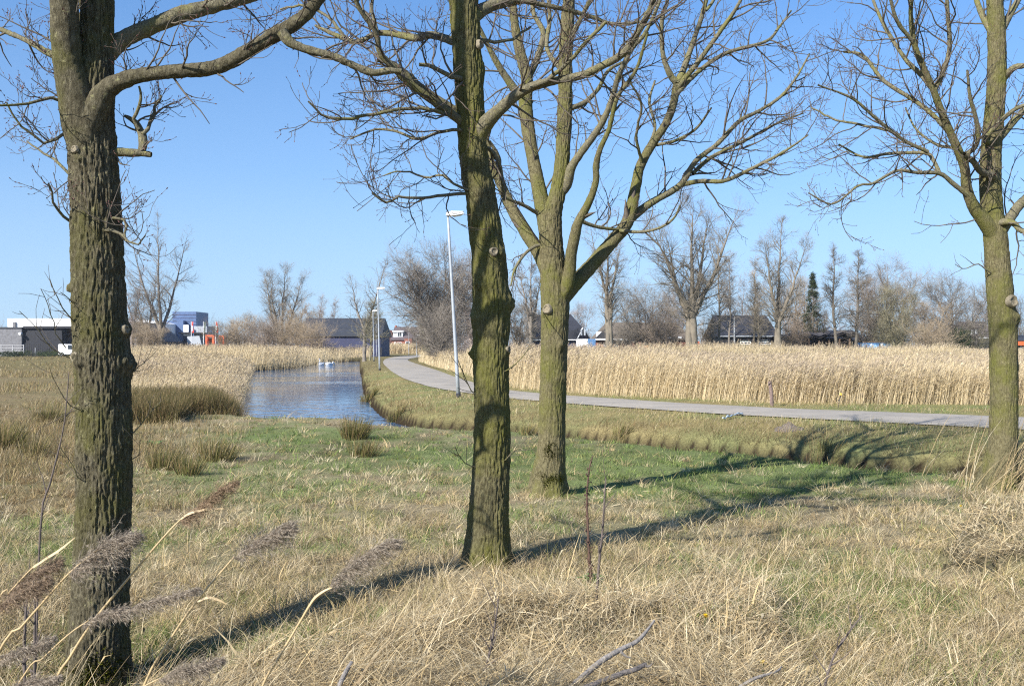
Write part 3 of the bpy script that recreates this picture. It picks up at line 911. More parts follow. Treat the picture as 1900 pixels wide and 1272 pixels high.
def scar(c, nrm, r, parent, name='pruning_scar'):
    """callus ring round an old cut"""
    c = np.array(c, float); nrm = unit(np.array(nrm, float))
    u = unit(np.cross(nrm, [0, 0, 1.0])); v = np.cross(nrm, u)
    k, m = 28, 7
    rings = [(0, .25), (.35, .28), (.6, .22), (.72, .55), (.92, .62), (1.1, .3), (1.25, -.4)]
    V, Q = [], []
    for rad, h in rings:
        for j in range(k):
            t = 2 * math.pi * j / k
            q = r * rad * (1 + .08 * math.sin(3 * t + c[2] * 9)); V.append(c + u * q * math.cos(t) + v * q * math.sin(t) * 1.08 + nrm * r * h * (1 + .12 * math.sin(5 * t)))
    idx = np.arange(m * k).reshape(m, k)
    Q = np.stack([idx[:-1], np.roll(idx[:-1], -1, 1), np.roll(idx[1:], -1, 1), idx[1:]], -1).reshape(-1, 4)
    o = raw_mesh(name, np.array(V), [Q], M_CUT, parent, smooth=True)
    return o

def fore_tree(name, label, d, trunk, limbs, bark, amp, freq, sides, step, burls, scars, twig, seed, upper=(), foot=0.05, moss=()):
    rng = np.random.default_rng(seed)
    tp = np.array([(*UP(px, py, d), (.89 if d < 6 else .94) * r * d / F) for px, py, r in trunk])
    base = (tp[0, 0], d, gz(tp[0, 0], d))
    root = thing(name, base, label, 'tree', 'bare trees standing on the meadow')
    tp[0, 2] = base[2] - .25
    bl = []
    for px, py, size, h, side in burls:       # side: -1..1 position across the trunk
        i = np.argsort(-tp[:, 2]); zc = PZ(py, d)
        cx = np.interp(-zc, -tp[i, 2], tp[i, 0]); rr = np.interp(-zc, -tp[i, 2], tp[i, 3])
        sx = np.clip((PX(px, d) - cx) / rr, -1, 1)
        bl.append((cx + rr * sx, d - rr * math.sqrt(1 - sx * sx), zc, size, h))
    V, Q = bark_skin(tp[:, :3], tp[:, 3], sides, step, amp, freq, bl)
    # root flare with uneven buttresses
    hgt = V[:, 2] - base[2]
    cxy = np.stack([np.interp(V[:, 2], np.sort(tp[:, 2]), tp[np.argsort(tp[:, 2]), 0]), np.full(len(V), d)], 1)
    rel = V[:, :2] - cxy; ang = np.arctan2(rel[:, 1], rel[:, 0])
    k = np.exp(-np.maximum(hgt, 0) / .22) * (.26 + .13 * np.sin(ang * 5 + seed) + .09 * np.sin(ang * 3 + 1))
    V[:, :2] += rel * k[:, None]
    tr = raw_mesh('trunk', V, [Q], bark, root, smooth=True)
    for px, py, r in scars:
        i = np.argsort(tp[:, 2]); zc = PZ(py, d)
        cx = np.interp(zc, tp[i, 2], tp[i, 0]); rr = np.interp(zc, tp[i, 2], tp[i, 3])
        sx = np.clip((PX(px, d) - cx) / rr, -.97, .97)
        n = np.array([sx, -math.sqrt(1 - sx * sx), .12])
        scar(np.array([cx, d, zc]) + n * (rr + amp * .8 + r * .25), n, r, tr)
    for px, py, sx_, sz_ in moss:             # moss cushions: clumps of tiny leafy tufts on the bark
        zc = PZ(py, d); i = np.argsort(tp[:, 2])
        cx = np.interp(zc, tp[i, 2], tp[i, 0]); rr = np.interp(zc, tp[i, 2], tp[i, 3])
        m = 900
        zz = zc + rng.normal(0, sz_, m); th = rng.normal(math.asin(np.clip((PX(px, d) - cx) / rr, -.95, .95)), sx_, m)
        fl = 1 + np.exp(-np.maximum(zz - base[2], 0) / .16) * .24
        p = np.stack([cx + np.sin(th) * (rr * fl + amp * .3), d - np.cos(th) * (rr * fl + amp * .3), zz], 1)
        nrm = np.stack([np.sin(th), -np.cos(th), np.full(m, .3)], 1) + rng.normal(size=(m, 3)) * .4
        C = np.stack([p, p + unit(nrm) * rng.uniform(.008, .022, (m, 1))], 1)
        rb = RB(); rb.add(C, np.tile([.012, .003], (m, 1)), unit(rng.normal(size=(m, 3))), np.tile([.07, .075, .012], (m, 1)) * rng.uniform(.6, 1.4, (m, 1)))
        rb.build('moss_patch', M_GRASS, tr)
    twl, shoots = [], []
    for lp, dd, dy in limbs:
        L = limb_pts(lp, d + dd, dy)
        if lp[0][1] >= 470 and lp[0][2] < 4: L[:, 3] *= .5
        px0, py0, r0 = lp[0]
        i = np.argsort(tp[:, 2]); zc = PZ(py0 + 2.0 * r0, d); cxw = np.interp(zc, tp[i, 2], tp[i, 0]); rw = np.interp(zc, tp[i, 2], tp[i, 3])
        if abs(PX(px0, d) - np.interp(PZ(py0, d), tp[i, 2], tp[i, 0])) < rw * 1.25:
            L = np.vstack([[cxw, d, zc, L[0, 3] * .95], L])
        if 5 < r0 < 16: L[:2, 3] *= 1.12
        (twl if py0 < 470 else shoots).append(L)
        rmax = L[:, 3].max()
        if rmax > .022:
            V, Q = bark_skin(L[:, :3], L[:, 3], 20 if rmax > .03 else 12, .018 if d < 6 else .03, min(amp * .45, rmax * .14), freq * 1.1)
            raw_mesh('limb', V, [Q], M_LIMB if rmax < .09 else bark, root, smooth=True)
        else:
            n = max(8, int(np.linalg.norm(np.diff(L[:, :3], axis=0), axis=1).sum() / .06))
            S_ = crs(L, n); S_[1:-1, :3] += rng.normal(size=(n - 2, 3)) * .004
            tube_mesh('limb', [(S_[None, :, :3], np.maximum(S_[None, :, 3], .0035 if lp[0][1] < 470 else .0013), 8)], M_LIMB, root)
    # limbs above the picture: they carry the rest of the crown and throw its shade
    top = tp[-1]
    ups = []
    for az, z0, ln, rise in upper:
        i = np.argsort(tp[:, 2]); cx = np.interp(z0, tp[i, 2], tp[i, 0])
        st = np.array([cx, d, z0]); dr = np.array([math.cos(az), math.sin(az), rise]); dr /= np.linalg.norm(dr)
        pts = [st]
        for q in range(1, 7):
            dr = unit(dr + np.array([0, 0, .08]) + rng.normal(size=3) * .12); pts.append(pts[-1] + dr * ln / 6)
        rr = np.linspace(.055, .012, 7); ups.append(np.column_stack([np.array(pts), rr]))
    for L in ups:
        S_ = crs(L, 16); tube_mesh('limb', [(S_[None, :, :3], S_[None, :, 3], 9)], M_LIMB, root)
    b = grow_twigs(rng, twl + ups, **twig)
    low = [l for l in shoots]
    if low:
        K0 = 12; Pl = np.stack([crs(l, K0)[:, :3] for l in low]); Rl = np.stack([np.maximum(crs(l, K0)[:, 3], .002) for l in low])
        b.append((*spawn(rng, Pl, Rl, np.full(len(low), 5), .3, 1, (28, 60), lambda t, pl, u: .05 + .35 * u * np.minimum(pl, 1), 6, .12, .06, .75, twig['minr'] * .7), 4))
    tube_mesh('crown', b, M_TWIG, root)
    tips = np.concatenate([b[1][0][:, -1], b[2][0][:, -1], b[2][0][:, 2]]); dirs = np.concatenate([b[1][0][:, -1] - b[1][0][:, -2], b[2][0][:, -1] - b[2][0][:, -2], b[2][0][:, 3] - b[2][0][:, 2]])
    bud_mesh('buds', tips, dirs, rng.uniform(.006, .012, len(tips)) * max(1, d / 7) ** .5, root)
    return root

UPPER = lambda s, zs: [(s + 2.4 * i, z, 2.6 + .5 * math.sin(i * 7 + s), .7) for i, z in enumerate(zs)]

fore_tree('tree', 'thick furrowed tree at the left forking high up, with a long lichened limb reaching right', 5.8,
    [(181, 1285, 58), (181, 1200, 57), (186, 1100, 56), (190, 1000, 55), (193, 800, 55), (188, 650, 54), (184, 550, 53), (178, 400, 51), (173, 300, 49), (168, 220, 47), (172, 150, 42), (176, 95, 36), (180, 0, 34), (184, -150, 32), (190, -400, 27), (200, -700, 20), (205, -1000, 10)],
    [([(156, 235, 38), (142, 176, 34), (128, 120, 27), (121, 60, 26), (119, 0, 25), (110, -120, 23), (90, -300, 18), (60, -550, 10)], -.04, -.5),
     ([(172, 130, 20), (205, 92, 19), (235, 70, 16), (290, 46, 14.5), (340, 26, 15), (400, 11, 12.5), (480, -12, 11), (600, -70, 8), (720, -160, 5)], .02, .5),
     ([(160, 255, 30), (176, 205, 26), (194, 172, 20.5), (218, 154, 16.5), (260, 140, 13.5), (320, 133, 13), (390, 127, 13), (430, 113, 14), (480, 83, 13), (520, 60, 14.5), (560, 34, 13), (592, -4, 12), (640, -80, 10), (700, -200, 6)], -.055, -.3),
     ([(522, 58, 9), (538, 78, 9.5), (560, 89, 8), (620, 105, 7.5), (650, 119, 7), (690, 134, 7), (722, 131, 6), (745, 132, 4.5)], -.32, .1),
     ([(120, 112, 7), (90, 98, 6), (50, 76, 5), (0, 54, 5), (-60, 30, 4)], .0, .5),
     ([(125, 190, 3.5), (100, 182, 3), (60, 192, 2.6), (0, 196, 2)], -.05, -.3),
     ([(128, 242, 3), (100, 262, 2.8), (76, 262, 2.6), (44, 240, 2.2), (12, 190, 1.6)], -.05, -.2),
     ([(132, 322, 2.8), (108, 300, 2.6), (88, 288, 2.2), (50, 262, 1.6)], -.05, .3),
     ([(134, 412, 2.8), (110, 396, 2.5), (97, 372, 2.2), (90, 340, 1.6)], -.05, -.2),
     ([(210, 283, 8), (240, 284, 8), (262, 284, 7), (281, 287, 5)], .0, .0),
     ([(262, 283, 6), (266, 268, 7.5), (264, 250, 8), (258, 238, 7), (250, 226, 5), (232, 215, 3)], .0, .05),
     ([(264, 250, 4), (278, 230, 3.5), (285, 205, 3), (300, 178, 2)], .0, .1),
     ([(258, 240, 4), (246, 222, 3.5), (262, 190, 3), (258, 160, 2)], .0, -.1),
     ([(225, 405, 2.6), (236, 418, 2.6), (232, 440, 2), (234, 448, 1.4)], -.1, -.1),
     ([(205, 425, 3), (222, 434, 2.6), (240, 448, 2.2), (262, 454, 1.6), (270, 436, 1.2)], -.15, -.1),
     ([(140, 600, 2.4), (120, 575, 2.2), (100, 545, 1.8), (92, 516, 1.2)], -.1, -.2),
     ([(136, 560, 2), (124, 552, 1.8), (112, 542, 1.2)], -.1, -.1),
     ([(130, 665, 2.4), (95, 642, 2.2), (72, 612, 1.8), (36, 577, 1.2)], -.1, -.2),
     ([(122, 645, 2.2), (106, 620, 2), (90, 570, 1.6), (76, 536, 1.2)], -.1, -.2),
     ([(248, 800, 2.2), (262, 785, 2), (284, 762, 1.6), (298, 745, 1)], .0, .1),
     ([(246, 690, 2), (262, 676, 1.6), (274, 662, 1)], .0, .1),
     ([(250, 850, 1.8), (258, 830, 1.5), (264, 806, 1)], .0, -.1),
     ([(150, 890, 2), (136, 868, 1.7), (118, 842, 1.4), (104, 818, 1)], -.15, -.15),
     ([(140, 760, 2), (122, 740, 1.7), (104, 712, 1.3), (92, 682, 1)], -.15, -.2)],
    M_BARK_L, .0115, 54, 240, .0085,
    [(165, 665, .035, .035, 0), (248, 612, .03, .03, 1), (254, 676, .045, .05, 1), (140, 535, .022, .02, -1), (142, 735, .03, .03, -1), (160, 850, .05, .012, 0), (170, 300, .03, .02, 0)],
    [(162, 668, .026), (136, 541, .019), (160, 292, .018), (247, 617, .022)],
    dict(per_m=8.5, l1=.36, l2=.16, n2=3.6, l3=.075, n3=2.6, r1=.007, up=.06, minr=.0013), 11,
    upper=UPPER(.3, [4.3, 4.7, 5.1, 5.6, 6.1]), moss=[(200, 1235, .55, .06), (175, 1262, .5, .04)])

fore_tree('tree', 'leaning olive barked tree in the middle with bands of shade across its lower trunk', 8.1,
    [(903, 1060, 42), (905, 1010, 40), (907, 950, 38), (912, 850, 36), (913, 750, 35), (911, 650, 35), (912, 590, 37), (909, 500, 35), (901, 430, 32), (890, 350, 30), (880, 300, 28.5), (872, 200, 28), (867, 100, 28.5), (860, 0, 29), (852, -120, 25), (846, -300, 20), (842, -520, 13), (840, -700, 6)],
    [([(885, 262, 15), (900, 232, 15), (925, 205, 12), (960, 176, 9.5), (990, 160, 8.5), (1040, 148, 7.5), (1080, 140, 7.5), (1120, 121, 7), (1155, 100, 7), (1180, 66, 6.5), (1200, 30, 6), (1216, -15, 5.5), (1225, -120, 4)], -.02, -.9),
     ([(985, 162, 5), (1012, 150, 4.5), (1050, 120, 4), (1090, 76, 3.6), (1125, 40, 3)], -.3, -.3),
     ([(872, 40, 14), (890, 22, 13), (915, 10, 11), (950, 1, 10), (985, -8, 9), (1060, -50, 6), (1120, -120, 4)], -.02, .7),
     ([(955, 0, 5), (985, 5, 4.8), (1050, 18, 4.4), (1100, 32, 4), (1140, 45, 3.4), (1200, 40, 2.4)], .15, .4),
     ([(868, 235, 9), (842, 215, 8), (800, 185, 7.5), (760, 155, 7), (730, 125, 6.6), (705, 98, 5.6), (697, 60, 5), (668, 18, 4.2), (650, -30, 3.4)], -.02, -.7),
     ([(862, 215, 7), (835, 198, 6.4), (790, 168, 6), (752, 135, 5.6), (728, 118, 4.8), (700, 112, 3.5)], .03, -.3),
     ([(862, 90, 8), (842, 78, 7.4), (800, 65, 7.4), (770, 71, 6.8), (735, 64, 6), (700, 62, 5.4), (660, 78, 4.8), (620, 64, 4.2), (585, 48, 3)], -.02, .7),
     ([(845, 218, 3.6), (790, 201, 3.4), (750, 203, 3.2), (700, 210, 3), (640, 221, 2.8), (600, 214, 2.4), (572, 188, 1.8)], -.1, -.6),
     ([(848, 240, 3.2), (812, 247, 3), (775, 258, 2.8), (740, 245, 2.4), (700, 240, 2.2), (650, 258, 1.6)], -.1, .5),
     ([(858, 358, 3.2), (822, 362, 3), (780, 368, 2.6), (745, 366, 2.4), (715, 376, 2), (690, 358, 1.5)], -.1, -.4),
     ([(858, 350, 2.4), (820, 325, 2.2), (790, 330, 2), (750, 318, 1.6), (712, 326, 1.2)], -.1, .4),
     ([(852, 145, 5), (825, 135, 4.5), (800, 122, 4), (778, 120, 3.6)], -.12, -.1),
     ([(890, 75, 4), (930, 78, 3), (960, 68, 2.4), (985, 50, 1.8)], .0, .4),
     ([(700, 60, 3.6), (690, 20, 3.2), (695, -30, 2.6)], .3, .1),
     ([(640, 70, 3.2), (605, 30, 2.8), (560, 10, 2.4), (520, 18, 1.8)], .5, .3),
     ([(905, 275, 4), (925, 300, 4), (932, 335, 3.4), (936, 372, 2.6)], .05, .2),
     ([(938, 690, 2), (965, 668, 1.8), (985, 640, 1.2)], -.1, -.1), ([(934, 855, 1.8), (955, 835, 1.5), (978, 812, 1.1)], -.1, -.1),
     ([(880, 730, 2.2), (862, 700, 1.8), (850, 668, 1.4)], -.1, -.1), ([(874, 865, 1.8), (856, 850, 1.6), (844, 828, 1.2)], -.1, -.1)],
    M_BARK_M, .011, 40, 190, .0105,
    [(925, 470, .05, .03, .5), (890, 520, .06, .03, -.4), (945, 560, .06, .04, 1), (880, 590, .05, .03, -1), (905, 130, .05, .02, 0), (940, 655, .04, .03, .9), (878, 655, .03, .03, -1), (925, 780, .05, .015, .4)],
    [(916, 474, .03), (888, 92, .03), (940, 652, .022)],
    dict(per_m=8.5, l1=.60, l2=.28, n2=3.7, l3=.13, n3=2.6, r1=.010, up=.05, minr=.0018), 12,
    upper=UPPER(1.1, [5.0, 5.3, 5.7, 6.2]))

fore_tree('tree', 'multi-stemmed tree right of the middle trunk, fanning into many limbs above a mossy foot', 12.5,
    [(1014, 922, 35), (1017, 880, 31), (1022, 840, 28), (1025, 750, 26.5), (1028, 650, 26.5), (1030, 560, 28), (1026, 500, 25.5), (1022, 450, 23.5), (1024, 400, 20), (1034, 360, 16), (1043, 300, 14.5), (1048, 200, 14.5), (1050, 100, 13.5), (1055, 0, 12), (1060, -150, 9), (1062, -320, 5)],
    [([(1018, 440, 17), (1010, 395, 16), (1002, 360, 14), (990, 300, 12.5), (980, 240, 12.5), (975, 190, 12.5), (978, 150, 11), (966, 100, 10), (956, 50, 8), (951, 0, 7), (944, -100, 5)], -.02, .8),
     ([(980, 145, 6), (996, 110, 5.5), (1008, 62, 5), (990, 24, 4.4), (985, -30, 3.5)], .5, .3),
     ([(984, 195, 8), (960, 172, 7.5), (942, 148, 7), (924, 120, 6), (902, 78, 4.6), (880, 30, 3)], .4, -.4),
     ([(1038, 560, 17), (1060, 532, 16), (1085, 506, 14), (1110, 478, 13), (1140, 443, 12.5), (1165, 410, 12), (1180, 345, 10), (1188, 308, 9), (1210, 268, 8.2), (1235, 230, 7.6), (1250, 190, 7.4), (1256, 150, 7)], -.02, .9),
     ([(1162, 412, 9), (1185, 393, 7.5), (1210, 375, 6.8), (1262, 343, 6), (1290, 300, 5), (1330, 268, 4.4), (1372, 225, 4), (1410, 205, 3.4), (1450, 178, 3), (1480, 140, 2.4), (1502, 100, 1.8)], .5, .4),
     ([(1262, 343, 5), (1300, 336, 4.4), (1345, 335, 4), (1400, 310, 3.4), (1440, 290, 3), (1475, 268, 2.2), (1500, 250, 1.6)], .65, -.8),
     ([(1285, 322, 4.2), (1320, 292, 3.8), (1380, 262, 3.2), (1440, 230, 2.4), (1490, 210, 1.6)], .7, .7),
     ([(1254, 152, 6), (1243, 138, 5.4), (1230, 100, 4.6), (1228, 40, 4), (1240, -10, 3.4), (1236, -90, 2.4)], .85, -.3),
     ([(1256, 156, 6), (1264, 140, 5.8), (1282, 90, 5), (1299, 40, 4.4), (1312, -5, 3.8), (1330, -80, 2.6)], .85, .3),
     ([(1256, 165, 5), (1275, 140, 5), (1290, 122, 4.8), (1344, 48, 4), (1372, 5, 3.2), (1400, -60, 2)], .85, -.6),
     ([(1252, 178, 4.8), (1296, 133, 4.4), (1347, 99, 3.8), (1421, 77, 3), (1446, 50, 2.5), (1468, 20, 1.8)], .8, .7),
     ([(1048, 540, 12), (1057, 505, 11.5), (1060, 470, 10.5), (1066, 440, 10), (1072, 415, 9), (1084, 392, 7.6), (1097, 365, 7), (1106, 335, 6.4), (1106, 306, 6), (1114, 275, 5), (1130, 240, 4.4), (1146, 180, 4), (1180, 130, 3.4), (1202, 60, 2.4)], -.08, -.8),
     ([(1016, 500, 14), (1000, 468, 13.5), (976, 432, 12), (952, 392, 10.5), (932, 348, 9), (914, 308, 7.5), (904, 270, 6), (900, 220, 4)], .0, .7),
     ([(934, 350, 6), (926, 316, 5), (924, 290, 4.4), (908, 262, 3)], .35, -.3),
     ([(1050, 345, 9), (1060, 312, 8.5), (1072, 292, 7.4), (1100, 254, 6.6), (1120, 222, 6), (1136, 182, 5.4), (1148, 140, 5), (1172, 92, 4.4), (1198, 60, 3.8), (1225, 0, 3), (1250, -80, 2)], -.02, -1.0),
     ([(1062, 200, 5), (1085, 190, 4.6), (1110, 165, 4), (1130, 130, 3.2), (1170, 110, 2.4)], .0, .7),
     ([(1078, 410, 4), (1105, 420, 3.6), (1140, 425, 3), (1168, 424, 2.6)], -.1, .4),
     ([(1150, 428, 3.4), (1190, 430, 3), (1225, 422, 2.6), (1250, 405, 2.2), (1262, 380, 1.6)], .2, -.4),
     ([(1188, 300, 3.6), (1215, 240, 3), (1205, 190, 2.6), (1215, 150, 2)], .6, .5),
     ([(996, 395, 4), (970, 380, 3.4), (945, 370, 3), (930, 362, 2.4)], .0, -.4),
     ([(1000, 455, 3.4), (975, 470, 3), (955, 500, 2.4), (948, 530, 1.6)], -.05, -.3),
     ([(1210, 270, 3.6), (1250, 262, 3), (1290, 240, 2.6), (1320, 200, 1.8)], .7, -.7),
     ([(1050, 90, 5), (1075, 40, 4.4), (1105, -20, 3.4)], .0, -.5), ([(1042, 130, 5), (1015, 90, 4.2), (1020, 30, 3.6), (1010, -40, 2.6)], .0, .5),
     ([(1310, 20, 3), (1350, -30, 2.6), (1400, -60, 2)], .9, .2), ([(1190, 300, 3), (1180, 250, 2.6), (1190, 200, 2.2), (1170, 150, 1.6)], .5, -.7)],
    M_BARK_T, .010, 34, 150, .015,
    [(1012, 580, .05, .02, 0), (1040, 640, .05, .03, .6), (1045, 700, .05, .02, .8), (1025, 830, .06, .02, 0)],
    [(1016, 578, .05)],
    dict(per_m=5.2, l1=.95, l2=.42, n2=3.8, l3=.19, n3=2.7, r1=.013, up=.05, minr=.0024), 13,
    upper=UPPER(2.2, [6.5, 6.8, 7.1, 7.4]), moss=[(1022, 832, .22, .045), (1005, 890, .22, .05), (1030, 885, .22, .03)])

fore_tree('tree', 'tree at the right edge with a pale oval pruning scar, its foot in straw', 13.1,
    [(1852, 905, 38), (1854, 880, 33), (1858, 850, 29), (1862, 800, 26.5), (1863, 700, 25.5), (1860, 600, 25.5), (1852, 500, 23.5), (1846, 430, 22), (1840, 380, 20.5), (1838, 300, 19.5), (1846, 200, 18.5), (1850, 100, 17), (1846, 0, 15.5), (1844, -150, 12), (1846, -320, 7)],
    [([(1846, 440, 16), (1828, 412, 14), (1806, 382, 11), (1794, 350, 9.5), (1790, 312, 8.5), (1780, 284, 8), (1765, 250, 7.2), (1746, 206, 6.8), (1731, 165, 6.2), (1711, 120, 5.6), (1696, 80, 5), (1690, 34, 4.4), (1690, -10, 4), (1680, -90, 3)], -.02, -.9),
     ([(1796, 362, 5), (1770, 342, 4.4), (1744, 322, 4), (1700, 320, 3.4), (1664, 317, 3), (1620, 340, 2.6), (1592, 345, 2.2), (1545, 378, 1.8), (1500, 358, 1.3)], -.2, -.6),
     ([(1744, 322, 3.8), (1732, 298, 3.6), (1716, 284, 3.4), (1650, 285, 3), (1602, 291, 2.4), (1556, 268, 1.6)], -.3, .5),
     ([(1722, 282, 3.6), (1680, 262, 3.4), (1650, 240, 3.2), (1620, 215, 3), (1580, 182, 2.4), (1518, 158, 1.6)], -.3, -.5),
     ([(1650, 242, 2.6), (1600, 232, 2.4), (1550, 222, 2), (1505, 200, 1.4)], -.5, .4),
     ([(1768, 254, 5), (1740, 222, 4.6), (1702, 190, 4.2), (1640, 150, 3.6), (1602, 104, 3), (1565, 96, 2)], -.35, .6),
     ([(1733, 168, 4.8), (1706, 136, 4.4), (1680, 110, 4), (1642, 50, 3.4), (1620, 0, 2.8), (1600, -60, 2)], -.5, .6),
     ([(1734, 168, 4.8), (1752, 128, 4.4), (1762, 86, 4.2), (1758, 20, 3.8), (1756, -40, 3)], -.5, -.4),
     ([(1696, 80, 4), (1665, 40, 3.6), (1650, -10, 3)], -.8, -.3),
     ([(1784, 292, 5), (1812, 268, 4.4), (1812, 225, 4), (1800, 180, 3.4), (1795, 130, 2.4)], -.3, -.5),
     ([(1846, 330, 7), (1820, 318, 6), (1806, 300, 5.4), (1788, 286, 4.6)], -.1, -.4),
     ([(1790, 288, 3.6), (1770, 275, 3.2), (1738, 268, 2.8), (1700, 240, 2), (1680, 200, 1.6)], -.35, .7),
     ([(1858, 425, 11), (1876, 402, 9.5), (1892, 380, 9), (1930, 345, 8), (1990, 290, 6), (2060, 200, 4)], -.05, .5),
     ([(1860, 412, 6), (1880, 414, 5.6), (1896, 428, 5), (1930, 430, 4), (1980, 400, 3)], -.15, -.5),
     ([(1850, 260, 8), (1872, 236, 6.6), (1900, 205, 6), (1950, 160, 5), (2000, 80, 3)], .0, .6),
     ([(1828, 258, 5), (1850, 232, 4.6), (1880, 205, 4), (1915, 190, 3.2)], -.2, -.3),
     ([(1862, 145, 6), (1882, 125, 5.6), (1905, 120, 5), (1950, 90, 4)], .0, -.5),
     ([(1856, 60, 7), (1878, 20, 6), (1900, -20, 5), (1940, -100, 3)], .0, .5), ([(1840, 60, 6), (1815, 10, 5), (1800, -60, 4)], .0, .4),
     ([(1836, 505, 2.6), (1815, 490, 2.2), (1790, 498, 1.6), (1772, 490, 1.2)], -.1, -.2)],
    M_BARK_T, .008, 36, 150, .015,
    [(1878, 590, .06, .05, 1), (1850, 600, .05, .015, 0), (1886, 680, .04, .02, 1)],
    [(1864, 563, .065)],
    dict(per_m=6.0, l1=.85, l2=.38, n2=3.5, l3=.18, n3=2.7, r1=.012, up=.05, minr=.0024), 14,
    upper=UPPER(.6, [6.5, 7.0]))

# ------------------------------------------------------------------ background trees
M_FAR = {}
def farbark(key, c):
    if key not in M_FAR: M_FAR[key] = plain('far_bark_' + key, c, .9, .3, 1.2)
    return M_FAR[key]
FB = dict(grey=(.175, .152, .125), pale=(.165, .14, .105), brown=(.21, .165, .125), tan=(.27, .21, .14), olive=(.195, .175, .11), dark=(.13, .11, .085), mauve=(.23, .185, .16))

def far_tree(px, py_top, d, wpx, form, bark, label, seed, base_py=None, trunk_px=5, lean=0.0, dens=1.0, leaders=1, fork=.3, name='tree', group='bare trees beyond the reeds', twigr=.013):
    rng = np.random.default_rng(seed)
    x = PX(px, d); zb = gz(x, d) - .1
    H = PZ(py_top, d) - zb; Wd = wpx / F * d / 2; tr = trunk_px / F * d / 2
    root = thing(name, (x, d, zb), label, 'tree' if name != 'shrub' else 'shrub', group)
    # stems
    K = 14; stems, rads = [], []
    zf = fork * H
    for s in range(leaders):
        a = rng.uniform(0, 6.28) if leaders > 1 else 0
        spread = (0 if leaders == 1 else Wd * .85) * (rng.uniform(.55, 1.1))
        dxs = (s - (leaders - 1) / 2) / max(1, leaders - 1) * 2 if leaders > 1 else 0
        t = np.linspace(0, 1, K); hh = H * (1 if s == leaders // 2 else rng.uniform(.78, .97))
        z = zb + t * hh
        k = np.clip((z - zb - zf) / max(hh - zf, .1), 0, 1) ** .8
        xx = x + lean * t * H + dxs * spread * k + np.cumsum(rng.normal(0, .012 * H, K)) * .35
        yy = d + math.sin(a) * spread * k * .8 + np.cumsum(rng.normal(0, .012 * H, K)) * .35
        xx[0], yy[0] = x, d
        stems.append(np.stack([xx, yy, z], 1)); rads.append(tr * ((1 - t) ** .8 * .93 + .03) * np.where(t < .06, 1.25, 1) * (1 - (0 if leaders == 1 else .5) * k))
    P0, R0 = np.stack(stems), np.stack(rads)
    tube_mesh('trunk', [(P0, R0, 8)], farbark(bark, FB[bark]), root)
    rise = dict(vase=.055, round=.035, slim=.03, droop=-.02, fan=.07)[form]
    ang = dict(vase=(28, 62), round=(35, 72), slim=(40, 72), droop=(60, 95), fan=(25, 60))[form]
    t0 = dict(vase=.22, round=.16, slim=.22, droop=.25, fan=.12)[form]
    if form == 'round': prof = lambda t: np.sqrt(np.clip(1 - ((t - .48) / .58) ** 2, .03, 1))
    elif form == 'slim': prof = lambda t: np.clip(1.15 - t, .1, 1)
    else: prof = lambda t: np.clip(1.15 - .75 * t, .2, 1) * np.clip(t / .3, .5, 1)
    n1 = int(46 * dens / leaders ** .45) + 3
    ln = lambda t, pl, u: Wd * prof(t) * (.35 + .85 * u) * dict(vase=1.0, fan=.95, round=1.0, slim=2.0)[form]
    P1, R1 = spawn(rng, P0, R0, np.full(leaders, n1), t0, .985, ang, ln, 9, .15, rise, .5, twigr * 1.2, flat=.2, rmax=.028 + tr * .12)
    P2, R2 = spawn(rng, P1, R1, rng.poisson(7.5 * dens, len(P1)), .15, 1, (25, 60), lambda t, pl, u: pl * (.25 + .35 * u) * (1.15 - .6 * t) + .25, 7, .14, rise, .6, twigr * .8, rmax=.03)
    P3, R3 = spawn(rng, P2, R2, rng.poisson(5 * dens, len(P2)), .15, 1, (22, 55), lambda t, pl, u: np.minimum(pl * (.3 + .5 * u), 1.6) + .25, 4, .15, rise, .65, twigr * .5, rmax=twigr * .9)
    tube_mesh('crown', [(P1, R1, 5), (P2, R2, 3), (P3, R3, 3)], farbark(bark, FB[bark]), root, smooth=False)
    return root

